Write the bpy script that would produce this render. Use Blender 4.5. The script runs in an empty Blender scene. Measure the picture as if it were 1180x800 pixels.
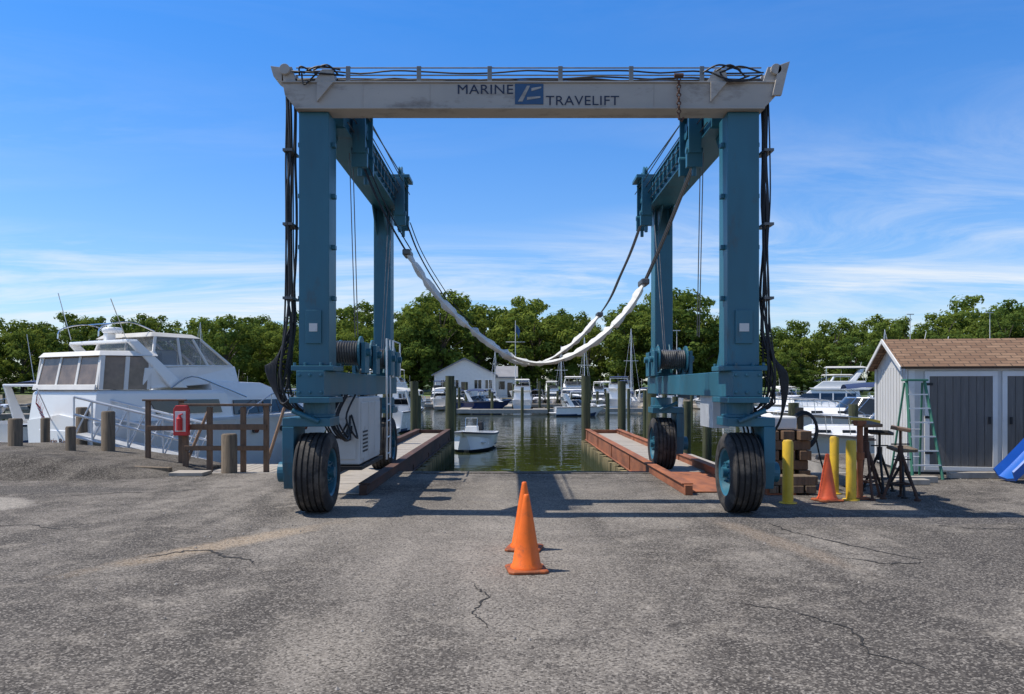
import bpy, bmesh, math, random
from mathutils import Vector, Matrix
random.seed(7)
scene=bpy.context.scene
COL=scene.collection
R=math.radians

# ------------------------------------------------------------------ materials
def nodes(name):
    m=bpy.data.materials.new(name); m.use_nodes=True
    nt=m.node_tree; b=nt.nodes['Principled BSDF']
    return m,nt,b
def mathn(nt,op,a,b=None,clamp=False):
    n=nt.nodes.new('ShaderNodeMath'); n.operation=op; n.use_clamp=clamp
    for i,v in enumerate((a,b)):
        if v is None: continue
        if isinstance(v,(int,float)): n.inputs[i].default_value=v
        else: nt.links.new(v,n.inputs[i])
    return n.outputs[0]
def mixc(nt,fac,a,b,mode='MIX'):
    n=nt.nodes.new('ShaderNodeMix'); n.data_type='RGBA'; n.blend_type=mode
    for s,v in ((n.inputs[0],fac),(n.inputs[6],a),(n.inputs[7],b)):
        if isinstance(v,(int,float)): s.default_value=v
        elif isinstance(v,(tuple,list)): s.default_value=(*v[:3],1)
        else: nt.links.new(v,s)
    return n.outputs[2]
def mrange(nt,v,a,b,c=0,d=1):
    n=nt.nodes.new('ShaderNodeMapRange'); nt.links.new(v,n.inputs[0])
    for i,x in enumerate((a,b,c,d)): n.inputs[i+1].default_value=x
    return n.outputs[0]
def coords(nt,scale=(1,1,1),kind='Object'):
    t=nt.nodes.new('ShaderNodeTexCoord'); mp=nt.nodes.new('ShaderNodeMapping')
    nt.links.new(t.outputs[kind],mp.inputs[0]); mp.inputs['Scale'].default_value=scale
    return mp.outputs[0]
def noise(nt,vec,scale,detail=5,rough=.6,dist=0):
    n=nt.nodes.new('ShaderNodeTexNoise'); nt.links.new(vec,n.inputs['Vector'])
    n.inputs['Scale'].default_value=scale; n.inputs['Detail'].default_value=detail
    n.inputs['Roughness'].default_value=rough; n.inputs['Distortion'].default_value=dist
    return n.outputs[0]
def bump(nt,b,h,strength,dist=.01):
    n=nt.nodes.new('ShaderNodeBump'); n.inputs['Strength'].default_value=strength
    n.inputs['Distance'].default_value=dist
    nt.links.new(h,n.inputs['Height']); nt.links.new(n.outputs[0],b.inputs['Normal'])
def paint(name,c,rough=.5,metal=0,var=.15,vs=2.0,dirt=None,damt=.6,ds=1.5,thr=.55,bmp=.1,bs=30,st=(1,1,1),alpha=1,spec=.5,coat=0,algae=None):
    m,nt,b=nodes(name)
    v=coords(nt,st)
    n1=noise(nt,v,vs,3)
    lo=[x*(1-var) for x in c]; hi=[min(1,x*(1+var)) for x in c]
    cc=mixc(nt,mrange(nt,n1,.3,.7),lo,hi)
    rr=mrange(nt,n1,.3,.7,rough*.85,min(1,rough*1.15))
    if dirt:
        n2=noise(nt,v,ds,7,.7)
        cc=mixc(nt,mrange(nt,n2,thr,thr+.15,0,damt),cc,dirt)
    if algae:
        g=nt.nodes.new('ShaderNodeNewGeometry'); s=nt.nodes.new('ShaderNodeSeparateXYZ'); nt.links.new(g.outputs['Position'],s.inputs[0])
        zz=mathn(nt,'ADD',s.outputs[2],mrange(nt,n1,.3,.7,-.12,.12))
        cc=mixc(nt,mrange(nt,zz,-.30,-.62,0,.95),cc,algae)
    nt.links.new(cc,b.inputs['Base Color']); nt.links.new(rr,b.inputs['Roughness'])
    b.inputs['Metallic'].default_value=metal
    b.inputs['Specular IOR Level'].default_value=spec
    b.inputs['Coat Weight'].default_value=coat
    b.inputs['Alpha'].default_value=alpha
    if bmp: bump(nt,b,noise(nt,v,bs,3),bmp,.01)
    return m
M={}
M['teal']=paint('teal_paint',(.024,.125,.178),.42,0,.2,1.4,(.065,.054,.042),.65,2.6,.56,.08,30,(1,1,.35))
M['beam']=paint('taupe_beam_paint',(.40,.365,.32),.55,0,.10,1.5,(.14,.11,.085),.65,2.5,.53,.1,25,(.6,1,1.4))
M['black']=paint('black_rubber',(.014,.014,.015),.6,0,.3,8,bmp=.15)
M['tyre']=paint('tyre_rubber',(.022,.020,.019),.85,0,.3,5,(.11,.095,.078),.65,4,.47,.3,50)
M['steel']=paint('wire_steel',(.12,.12,.12),.45,.6,.3,6,bmp=.1)
M['pipe']=paint('painted_pipe',(.20,.20,.19),.5,.2,.2,6,bmp=.1)
M['greybox']=paint('cabinet_paint',(.58,.58,.56),.5,0,.08,2,(.22,.2,.17),.6,3,.58,.05,20)
M['rust']=paint('rusty_steel',(.30,.105,.046),.85,.05,.35,3,(.075,.035,.022),.8,1.6,.52,.4,40,(1,.35,1))
M['rustdark_shade']=paint('dark_rust_and_shade',(.10,.050,.034),.85,.1,.4,3,(.03,.02,.016),.8,1.6,.5,.4,40,(1,.35,1))  # dark rust of stands and chain; also painted shade on the left girders
M['wood']=paint('weathered_timber',(.18,.135,.09),.9,0,.35,3,(.05,.04,.03),.7,2.5,.5,.5,20,(8,8,.6))
M['woodrail']=paint('stained_timber_rail',(.17,.105,.065),.85,0,.3,3,(.05,.035,.025),.6,2.5,.55,.4,20,(6,6,1))
M['plank']=paint('grey_planks',(.36,.32,.27),.9,0,.25,4,(.14,.12,.1),.6,2,.55,.4,18,(1,6,1))
M['pile']=paint('pile_timber',(.25,.20,.10),.9,0,.45,2,(.045,.045,.025),.85,1.5,.52,.6,15,(6,6,.5),algae=(.035,.048,.014))
M['pilegreen']=paint('algae_pile',(.08,.085,.04),.9,0,.4,2,(.02,.022,.016),.85,1.5,.5,.6,15,(6,6,.5))
M['white']=paint('white_gelcoat',(.82,.815,.80),.25,0,.03,1.2,(.55,.51,.45),.3,1.3,.6,0,coat=.3)
M['white2']=paint('cream_gelcoat',(.76,.74,.69),.3,0,.04,1.2,(.5,.47,.42),.35,1.3,.6,0)
M['navy']=paint('navy_gelcoat',(.015,.035,.12),.2,0,.1,1,bmp=0,coat=.5)
M['redst']=paint('antifoul_red',(.10,.02,.016),.7,0,.2,2,bmp=0)
M['bluest']=paint('antifoul_blue',(.02,.05,.12),.7,0,.2,2,bmp=0)
M['glass']=paint('tinted_glass',(.018,.022,.026),.06,0,.2,1,bmp=0,spec=.8)
M['clear']=paint('clear_vinyl',(.26,.26,.25),.12,0,.4,2,bmp=.12,bs=4,alpha=.5)
M['vinylb']=paint('enclosure_vinyl',(.21,.15,.105),.2,0,.45,2.0,bmp=.3,bs=3)
M['canvas']=paint('grey_canvas',(.50,.49,.46),.9,0,.1,2,bmp=.3,bs=6)
M['canvasb']=paint('navy_canvas',(.02,.04,.11),.9,0,.1,2,bmp=.3,bs=6)
M['canvasw']=paint('white_canvas',(.74,.72,.68),.9,0,.06,2,(.4,.38,.33),.4,3,.6,.35,6)
M['chrome']=paint('stainless',(.65,.66,.67),.2,.95,.05,2,bmp=0)
M['orange']=paint('cone_orange',(.90,.155,.006),.5,0,.12,6,(.26,.08,.03),.6,8,.55,.1,30)
M['orangered']=paint('cone_faded_red',(.68,.10,.03),.55,0,.15,6,(.2,.06,.03),.5,7,.57,.1,30)
M['conebase']=paint('cone_base',(.34,.08,.018),.7,0,.2,8,(.05,.03,.02),.8,7,.5,.2,30)
M['yellow']=paint('bollard_yellow',(.68,.44,.03),.5,0,.1,4,(.2,.13,.05),.6,5,.56,.15,30)
M['green']=paint('ladder_green',(.05,.19,.12),.5,0,.1,4,bmp=.1)
M['alu']=paint('aluminium',(.66,.67,.68),.4,.4,.08,4,bmp=.05)
M['whitetrim']=paint('white_trim',(.70,.69,.66),.6,0,.05,3,(.36,.34,.3),.4,5,.6,.1,20)
M['siding']=paint('pale_siding',(.58,.575,.555),.75,0,.08,2,(.3,.28,.25),.5,3,.58,.2,20,(4,4,.6))
M['doorgrey']=paint('grey_door_panel',(.14,.13,.12),.75,0,.2,2,(.25,.23,.21),.55,3,.55,.3,14,(7,7,.5))
M['blue']=paint('blue_plastic',(.015,.12,.48),.4,0,.1,3,(.05,.1,.2),.4,4,.6,.03)
M['red']=paint('red_box',(.55,.03,.03),.45,0,.1,3,bmp=.03)
M['lettering']=paint('dark_blue_lettering',(.012,.02,.05),.5,0,.1,4,bmp=0)
M['logo']=paint('logo_blue',(.025,.08,.17),.5,0,.15,4,bmp=0)
M['sling']=paint('sling_webbing',(.66,.65,.61),.7,0,.15,5,(.24,.22,.18),.6,4,.54,.9,14)
M['concrete']=paint('concrete',(.33,.30,.26),.9,0,.15,1.5,(.16,.15,.13),.6,1.2,.52,.3,30)
M['grass']=paint('grass_bank',(.09,.14,.035),.95,0,.35,.15,(.14,.13,.07),.6,.07,.55,.5,2)
M['mud']=paint('shore_rock',(.15,.13,.10),.95,0,.35,.8,(.05,.05,.03),.6,.5,.55,.6,2)
M['roofgrey']=paint('grey_roof',(.24,.24,.25),.85,0,.15,1,bmp=.3,bs=5)
M['flagred']=paint('flag_red',(.45,.03,.04),.8,bmp=0)
M['bark']=paint('bark',(.07,.055,.04),.95,0,.3,3,bmp=0)
M['tar']=paint('crack_dirt',(.024,.021,.018),.95,0,.4,6,bmp=0)
M['stone']=paint('loose_stone',(.28,.25,.22),.95,0,.5,3,bmp=0)

def shingle():
    m,nt,b=nodes('brown_shingles')
    v=coords(nt)
    br=nt.nodes.new('ShaderNodeTexBrick'); nt.links.new(v,br.inputs['Vector'])
    br.inputs['Scale'].default_value=1; br.inputs['Brick Width'].default_value=.28
    br.inputs['Row Height'].default_value=.13; br.inputs['Mortar Size'].default_value=.012
    br.inputs['Color1'].default_value=(.19,.105,.06,1); br.inputs['Color2'].default_value=(.31,.19,.115,1)
    br.inputs['Mortar'].default_value=(.05,.035,.025,1)
    c=mixc(nt,mrange(nt,noise(nt,v,30),.3,.7,.0,.6),br.outputs[0],(.14,.085,.055))
    nt.links.new(c,b.inputs['Base Color']); b.inputs['Roughness'].default_value=.95
    bump(nt,b,br.outputs[1],-.5,.02)
    return m
M['shingle']=shingle()

def asphalt(name,tone=1.0):
    m,nt,b=nodes(name)
    g=nt.nodes.new('ShaderNodeNewGeometry'); pos=g.outputs['Position']
    def mp(scale,loc=(0,0,0),rot=0):
        k=nt.nodes.new('ShaderNodeMapping'); nt.links.new(pos,k.inputs[0])
        k.inputs['Scale'].default_value=scale; k.inputs['Location'].default_value=loc
        k.inputs['Rotation'].default_value=(0,0,rot); return k.outputs[0]
    T=lambda *c: tuple(x*tone for x in c)
    vor=nt.nodes.new('ShaderNodeTexVoronoi'); nt.links.new(pos,vor.inputs['Vector']); vor.inputs['Scale'].default_value=74
    sep=nt.nodes.new('ShaderNodeSeparateColor'); nt.links.new(vor.outputs['Color'],sep.inputs[0])
    stone=sep.outputs[0]
    big=noise(nt,mp((1,.7,1)),.38,5,.65,.8)
    mid=noise(nt,pos,2.3,6,.72)
    fine=noise(nt,pos,28,3,.75)
    trk=noise(nt,mp((1.1,.07,1)),1.0,3,.55)
    c=mixc(nt,mrange(nt,big,.40,.58),T(.105,.092,.079),T(.27,.24,.205))
    c=mixc(nt,mrange(nt,trk,.47,.60,0,.75),c,T(.080,.071,.062))
    c=mixc(nt,mrange(nt,mid,.52,.68,0,.7),c,T(.34,.30,.25))
    c=mixc(nt,mrange(nt,mid,.47,.34,0,.75),c,T(.06,.054,.048))
    def blob(cx,cy,rx,ry,rot,lo=.6,hi=1.05,amp=.5):
        k=nt.nodes.new('ShaderNodeMapping'); k.vector_type='TEXTURE'; nt.links.new(pos,k.inputs[0])
        k.inputs['Location'].default_value=(cx,cy,0); k.inputs['Rotation'].default_value=(0,0,rot); k.inputs['Scale'].default_value=(rx,ry,1)
        l=nt.nodes.new('ShaderNodeVectorMath'); l.operation='LENGTH'
        sx=nt.nodes.new('ShaderNodeSeparateXYZ'); nt.links.new(k.outputs[0],sx.inputs[0])
        cb=nt.nodes.new('ShaderNodeCombineXYZ'); nt.links.new(sx.outputs[0],cb.inputs[0]); nt.links.new(sx.outputs[1],cb.inputs[1])
        nt.links.new(cb.outputs[0],l.inputs[0])
        d=mathn(nt,'ADD',l.outputs['Value'],mrange(nt,mid,.2,.8,-amp,amp))
        return mrange(nt,d,hi,lo,0,1)
    for (cx,cy,rx,ry,ro,amt,cl,lo,hi,amp) in ((-3.1,8.7,.26,1.7,R(-33),.8,(.42,.325,.225),.5,1.1,.5),(2.9,9.0,.2,1.9,R(12),.7,(.28,.22,.165),.5,1.1,.5),
        (-.6,9,1.6,3.2,R(4),.5,(.36,.32,.275),.4,1.2,.5),(2.4,5,1.0,2.2,R(-20),.7,(.075,.067,.06),.5,1.1,.5),(4.6,8.0,1.0,2.6,R(-35),.7,(.085,.076,.068),.6,1.0,.4),
        (-8.8,11.4,2.0,1.25,0,.85,(.42,.38,.325),.86,.96,.10),(-9.4,13.3,3.6,.62,0,.88,(.09,.082,.074),.86,.96,.10),(-4.5,5.5,1.3,2.4,R(25),.6,(.09,.08,.071),.5,1.1,.5),
        (4.9,10.3,2.6,.45,R(2),.65,(.10,.092,.088),.85,.98,.15),(0,3.6,5,1.6,0,.45,(.09,.08,.071),.4,1.2,.5),(-1.2,5.2,.5,1.0,R(10),.5,(.34,.30,.25),.4,1.1,.6),(.6,12.6,1.9,2.4,0,.35,(.33,.30,.26),.6,1.1,.4)):
        c=mixc(nt,mathn(nt,'MULTIPLY',blob(cx,cy,rx,ry,ro,lo,hi,amp),amt),c,T(*cl))
    c=mixc(nt,mrange(nt,stone,.64,.95,0,.58),c,T(.44,.395,.34))
    c=mixc(nt,mrange(nt,stone,.38,.05,0,.75),c,T(.036,.032,.029))
    c=mixc(nt,mrange(nt,fine,.55,.72,0,.5),c,T(.05,.044,.04))
    nt.links.new(c,b.inputs['Base Color']); b.inputs['Roughness'].default_value=.92
    b.inputs['Specular IOR Level'].default_value=.15
    bump(nt,b,mathn(nt,'ADD',stone,fine),.6,.012)
    return m
M['asphalt']=asphalt('asphalt',.90); M['asphalt2']=asphalt('old_dark_asphalt',.62)

def water():
    m,nt,b=nodes('water')
    g=nt.nodes.new('ShaderNodeNewGeometry'); pos=g.outputs['Position']
    k=nt.nodes.new('ShaderNodeMapping'); nt.links.new(pos,k.inputs[0]); k.inputs['Scale'].default_value=(.6,1.1,1)
    n1=noise(nt,k.outputs[0],1.1,3,.5,.4); n2=noise(nt,k.outputs[0],.16,2,.5)
    b.inputs['Base Color'].default_value=(.030,.036,.012,1); b.inputs['Roughness'].default_value=.03
    b.inputs['IOR'].default_value=1.33; b.inputs['Specular IOR Level'].default_value=.4
    h=mathn(nt,'ADD',n1,mathn(nt,'MULTIPLY',n2,2))
    bump(nt,b,h,.3,.06)
    return m
M['water']=water()

def leaf():
    m,nt,b=nodes('tree_leaves')
    oi=nt.nodes.new('ShaderNodeObjectInfo'); 
    v=coords(nt)
    n=noise(nt,v,.45,2,.6); n2=noise(nt,v,3,1)
    c=mixc(nt,mrange(nt,n,.32,.68),(.075,.115,.022),(.21,.26,.048))
    c=mixc(nt,mrange(nt,n2,.5,.75,0,.6),c,(.29,.32,.07))
    c=mixc(nt,mathn(nt,'MULTIPLY',oi.outputs['Random'],.65),c,(.065,.125,.036))
    df=nt.nodes.new('ShaderNodeBsdfDiffuse'); nt.links.new(c,df.inputs[0])
    tr=nt.nodes.new('ShaderNodeBsdfTranslucent'); nt.links.new(mixc(nt,.5,c,(.24,.28,.04)),tr.inputs[0])
    mx=nt.nodes.new('ShaderNodeMixShader'); mx.inputs[0].default_value=.35
    nt.links.new(df.outputs[0],mx.inputs[1]); nt.links.new(tr.outputs[0],mx.inputs[2])
    nt.links.new(mx.outputs[0],nt.nodes['Material Output'].inputs[0])
    nt.nodes.remove(b)
    return m
M['leaf']=leaf()

# ------------------------------------------------------------------ geometry helpers
class G:
    all=[]
    def __init__(s,name,loc=None,rz=0):
        s.e=bpy.data.objects.new(name,None); COL.objects.link(s.e); s.fixed=loc is not None
        s.e.empty_display_size=.3
        if loc is not None: s.e.location=loc; s.e.rotation_euler=(0,0,rz)
        s.kids=[]; G.all.append(s)
    def add(s,o):
        o.parent=s.e; s.kids.append(o); return o
def mk(bm,name,mats,grp=None,smooth=False,bevel=0,angle=35):
    bmesh.ops.recalc_face_normals(bm,faces=bm.faces)
    me=bpy.data.meshes.new(name); bm.to_mesh(me); bm.free()
    if not isinstance(mats,(list,tuple)): mats=[mats]
    for m in mats: me.materials.append(M[m] if isinstance(m,str) else m)
    if smooth:
        for p in me.polygons: p.use_smooth=True
        try: me.set_sharp_from_angle(angle=R(angle))
        except Exception: pass
    o=bpy.data.objects.new(name,me); COL.objects.link(o)
    if bevel:
        bv=o.modifiers.new('b','BEVEL'); bv.width=bevel; bv.segments=2; bv.limit_method='ANGLE'
    if grp: grp.add(o)
    return o
def B(): return bmesh.new()
def shift(bm,dx,dy=0,dz=0):
    for v in bm.verts: v.co+=Vector((dx,dy,dz))
def box(bm,x0,x1,y0,y1,z0,z1,mi=0,mat=None):
    vs=[bm.verts.new(p) for p in ((x0,y0,z0),(x1,y0,z0),(x1,y1,z0),(x0,y1,z0),(x0,y0,z1),(x1,y0,z1),(x1,y1,z1),(x0,y1,z1))]
    if mat is not None:
        for v in vs: v.co=mat@v.co
    for f in ((0,3,2,1),(4,5,6,7),(0,1,5,4),(1,2,6,5),(2,3,7,6),(3,0,4,7)):
        fc=bm.faces.new([vs[i] for i in f]); fc.material_index=mi
    return vs
def frust(bm,x0,x1,h0,X0,X1,h1,z0,z1,mi=0):
    vs=[bm.verts.new(p) for p in ((x0,-h0,z0),(x1,-h0,z0),(x1,h0,z0),(x0,h0,z0),(X0,-h1,z1),(X1,-h1,z1),(X1,h1,z1),(X0,h1,z1))]
    for f in ((0,3,2,1),(4,5,6,7),(0,1,5,4),(1,2,6,5),(2,3,7,6),(3,0,4,7)):
        fc=bm.faces.new([vs[i] for i in f]); fc.material_index=mi
def loft(bm,rings,mi=0,cap=True,closed=True):
    rv=[[bm.verts.new(p) for p in r] for r in rings]
    n=len(rv[0])
    for a,b in zip(rv,rv[1:]):
        for i in range(n if closed else n-1):
            j=(i+1)%n
            f=bm.faces.new((a[i],a[j],b[j],b[i])); f.material_index=mi
    if cap and closed:
        for r in (rv[0][::-1],rv[-1]):
            f=bm.faces.new(r); f.material_index=mi
    return rv
def frame(d):
    d=d.normalized(); u=Vector((0,0,1)) if abs(d.z)<.9 else Vector((1,0,0))
    a=d.cross(u).normalized(); b=d.cross(a).normalized(); return a,b
def tube(bm,pts,r,seg=8,mi=0,r1=None):
    pts=[Vector(p) for p in pts]; rings=[]
    for i,p in enumerate(pts):
        d=(pts[min(i+1,len(pts)-1)]-pts[max(i-1,0)])
        if d.length<1e-6: d=Vector((0,0,1))
        a,b=frame(d)
        rr=r if r1 is None else r+(r1-r)*i/(len(pts)-1)
        rings.append([p+a*rr*math.cos(2*math.pi*k/seg)+b*rr*math.sin(2*math.pi*k/seg) for k in range(seg)])
    for i in range(1,len(rings)):
        best=min(range(seg),key=lambda s:sum((rings[i][(k+s)%seg]-rings[i-1][k]).length for k in range(0,seg,2)))
        rings[i]=rings[i][best:]+rings[i][:best]
    loft(bm,rings,mi)
def prismY(bm,poly,y0,y1,mi=0):
    loft(bm,[[(x,y0,z) for x,z in poly],[(x,y1,z) for x,z in poly]],mi)
def prismX(bm,poly,x0,x1,mi=0):
    loft(bm,[[(x0,y,z) for y,z in poly],[(x1,y,z) for y,z in poly]],mi)
def lathe(bm,prof,c,axis='x',seg=40,mi=0):
    rings=[]
    for k in range(seg):
        a=2*math.pi*k/seg; ca,sa=math.cos(a),math.sin(a); r=[]
        for u,rad in prof:
            if axis=='x': r.append((c[0]+u,c[1]+rad*ca,c[2]+rad*sa))
            elif axis=='y': r.append((c[0]+rad*ca,c[1]+u,c[2]+rad*sa))
            else: r.append((c[0]+rad*ca,c[1]+rad*sa,c[2]+u))
        rings.append(r)
    rings.append(rings[0]); 
    loft(bm,rings,mi,cap=False,closed=False)
    bmesh.ops.remove_doubles(bm,verts=bm.verts,dist=.0004)
def smoothpts(pts,k=4):
    pts=[Vector(p) for p in pts]; o=[]
    for i in range(len(pts)-1):
        p0=pts[max(i-1,0)];p1=pts[i];p2=pts[i+1];p3=pts[min(i+2,len(pts)-1)]
        for j in range(k):
            t=j/k
            o.append(.5*((2*p1)+(p2-p0)*t+(2*p0-5*p1+4*p2-p3)*t*t+(3*p1-p0-3*p2+p3)*t**3))
    o.append(pts[-1]); return o

# ------------------------------------------------------------------ ground, water, shore
WZ=-.9
bm=B()
poly=[(-400,-250),(400,-250),(400,20.5),(7.0,20.5),(7.0,15.9),(-400,15.9)]
f=bm.faces.new([bm.verts.new((x,y,0)) for x,y in poly])
mk(bm,'asphalt_ground','asphalt')
def crack(pts,w,seed):
    r=random.Random(seed); P=[]
    for a,b in zip(pts,pts[1:]):
        n=max(3,int(math.dist(a,b)/.05))
        for k in range(n):
            t=k/n; P.append(Vector((a[0]+(b[0]-a[0])*t+r.uniform(-.022,.022),a[1]+(b[1]-a[1])*t+r.uniform(-.03,.03),.004)))
    bm=B(); L=[];Rr=[]
    n=len(P)
    for i,p in enumerate(P):
        d=(P[min(i+1,n-1)]-P[max(0,i-1)]).normalized(); q=Vector((-d.y,d.x,0)); ww=w*r.uniform(.25,1.3)*min(1,(i+1)/8,(n-i)/8)
        L.append(p+q*ww); Rr.append(p-q*ww)
    loft(bm,[L,Rr],closed=False,cap=False); mk(bm,'pavement_crack','tar')
crack([(-3.75,7.9),(-3.4,8.3),(-3.15,8.35),(-2.9,8.0),(-2.6,7.9),(-2.45,7.6)],.020,1)
crack([(3.2,10.1),(3.3,9.4),(3.6,8.7),(3.9,8.1),(4.15,7.75)],.018,2)
crack([(4.15,7.75),(3.6,7.7),(3.2,8.1)],.013,3)
crack([(5.0,10.0),(5.6,9.6),(6.4,9.6),(7.0,9.3)],.016,4)
crack([(-6.8,9.7),(-6.0,9.9),(-5.5,9.6),(-4.9,9.8)],.014,5)
crack([(-7.2,12.4),(-6.4,12.9),(-5.6,13.0),(-5.1,13.6)],.016,6)
crack([(-.35,7.0),(-.2,6.5),(-.3,6.0),(-.1,5.5)],.009,7)
crack([(1.6,6.4),(2.1,6.1),(2.4,5.6),(2.3,5.1),(2.7,4.6)],.009,8)
g=G('bulkhead_wall')
bm=B(); box(bm,-60,7.0,15.9,16.15,-3,-.012); box(bm,7.0,7.25,16.15,20.5,-3,-.012); box(bm,7.25,60,20.5,20.75,-3,-.012)
mk(bm,'concrete_face','concrete',g)
bm=B()
x=-60
while x<7:
    box(bm,x,x+.25,16.15,16.2,-2.5,-.15+random.uniform(-.05,.05)); x+=.29
mk(bm,'timber_sheeting','pile',g,bevel=.01)
bm=B(); box(bm,-2.3,2.74,15.78,16.16,-.01,.012)
mk(bm,'cap','asphalt2',g,bevel=.005)
bm=B(); bm.faces.new([bm.verts.new(p) for p in ((-1500,15.0,WZ),(1500,15.0,WZ),(1500,140,WZ),(-1500,140,WZ))])
mk(bm,'water','water')
bm=B()
xs=[-3000,-600]+[i*8 for i in range(-38,39)]+[600,3000]
prof=[(124,-1.4),(127,-.2),(130,.35),(150,.9),(200,2.5),(400,5),(3500,6)]
rings=[]
for yy,zz in prof:
    rings.append([(x,yy+(3.0*math.sin(x*.06)+1.5*math.sin(x*.17) if yy<160 else 0),zz+(.25*math.sin(x*.11+yy) if zz>0 else 0)) for x in xs])
loft(bm,rings,cap=False,closed=False)
for fc in bm.faces:
    fc.material_index=1 if fc.calc_center_median().y<131 else 0
mk(bm,'far_shore_terrain',['grass','mud'],smooth=True)
bm=B(); NX,NY=70,44; gr=[]
for j in range(NY+1):
    row=[]
    for i in range(NX+1):
        x=-24+i*(17.6/NX); y=14.3+j*(3.6/NY)
        e=min(1,max(0,(-6.5-x)/4.6)); e=e*(2-e)
        w=math.sin(x*1.3)*.12+math.sin(x*3.1)*.04
        s=min(1,max(0,(y-14.5+w)/1.0)); s=s*s*(3-2*s)
        z=-.03+.47*s*e+.04*s+.012*math.sin(x*4-y*5)*s
        if y<14.4: z=-.03
        row.append(bm.verts.new((x,y,z)))
    gr.append(row)
for j in range(NY):
    for i in range(NX): bm.faces.new((gr[j][i],gr[j][i+1],gr[j+1][i+1],gr[j+1][i]))
e1=[bm.verts.new((v.co.x,v.co.y,-3)) for v in gr[-1]]
for i in range(NX): bm.faces.new((gr[-1][i],gr[-1][i+1],e1[i+1],e1[i]))
e2=[bm.verts.new((r[-1].co.x,r[-1].co.y,-3)) for r in gr]
for j in range(NY): bm.faces.new((gr[j][-1],gr[j+1][-1],e2[j+1],e2[j]))
mk(bm,'asphalt_mound','asphalt2',smooth=True,angle=50)
bm=B(); rs=random.Random(9)
for k in range(700):
    if k<450: x=rs.uniform(-12,9); y=15.7-abs(rs.gauss(0,.9))
    else: x=rs.uniform(-6,6); y=rs.uniform(3.5,14)
    s=rs.uniform(.006,.02); 
    if -2.3<x<2.7 and rs.random()<.4: continue
    vs=[bm.verts.new((x+s*rs.uniform(.7,1.2)*a,y+s*rs.uniform(.7,1.2)*b,.002+s*c)) for a,b,c in ((1,0,0),(0,1,0),(-1,0,0),(0,-1,0),(0,0,.9))]
    for q in range(4): bm.faces.new((vs[q],vs[(q+1)%4],vs[4]))
mk(bm,'loose_gravel','stone')

# ------------------------------------------------------------------ boat lift
lift=G('boat_lift_gantry')
cols=[(-2.88,-2.47),(2.91,3.34)]
bm=B()
for (a,b_) in cols:
    box(bm,a,b_,10.75,11.2,2.0,5.43); box(bm,a+.03,b_-.03,16.4,16.85,1.95,5.42)
mk(bm,'columns','teal',lift,bevel=.015)
bm=B()
for (a,b_),s in zip(cols,(1,-1)):
    lo,hi=(a+.10,b_+.10) if s>0 else (a-.10,b_-.10)
    box(bm,lo,hi,11.21,17.15,5.38,5.82)
    box(bm,lo-.03,hi+.03,11.22,17.18,5.355,5.38); box(bm,lo-.03,hi+.03,11.22,17.18,5.82,5.845)
    lo2,hi2=a+.02,b_-.02
    box(bm,lo2,hi2,10.55,17.2,1.58,1.93)
    box(bm,a-.08,b_+.08,10.66,11.3,1.932,2.0)
    box(bm,a-.06,b_+.06,16.3,16.95,1.932,1.98)
    box(bm,a-.06,b_+.06,10.5,11.35,1.50,1.578)
    for yy in (11.22,16.38):
        sg=1 if yy<12 else -1
        for xx in (a+.08,b_-.12):
            prismX(bm,[(yy,2.0),(yy+sg*.45,2.0),(yy,2.6)],xx,xx+.03)
            prismX(bm,[(yy,5.35),(yy+sg*.5,5.35),(yy,4.85)],xx,xx+.03)
mk(bm,'side_beams','teal',lift,bevel=.008)
bm=B()
for a,b_ in cols:
    for xx in (a-.04,a+.1,b_-.1,b_+.04):
        for yy in (10.7,11.26): tube(bm,[(xx,yy,2.0),(xx,yy,2.04)],.022,6)
    for xx in (a+.06,a+.2,b_-.06):
        for zz in (1.64,1.87): tube(bm,[(xx,10.52,zz),(xx,10.55,zz)],.02,6)
    box(bm,a+.1,b_-.1,10.72,10.75,2.3,2.75)
    for z in (2.9,3.6,4.3,5.0): box(bm,a-.05,a,10.9,11.0,z,z+.06); box(bm,b_,b_+.05,10.9,11.0,z,z+.06)
mk(bm,'column_fittings','teal',lift,bevel=.004)
bm=B()
for a,b_ in cols:
    box(bm,a+.15,b_-.15,10.712,10.719,2.46,2.57)
mk(bm,'decals','greybox',lift)
TR=.545
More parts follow.
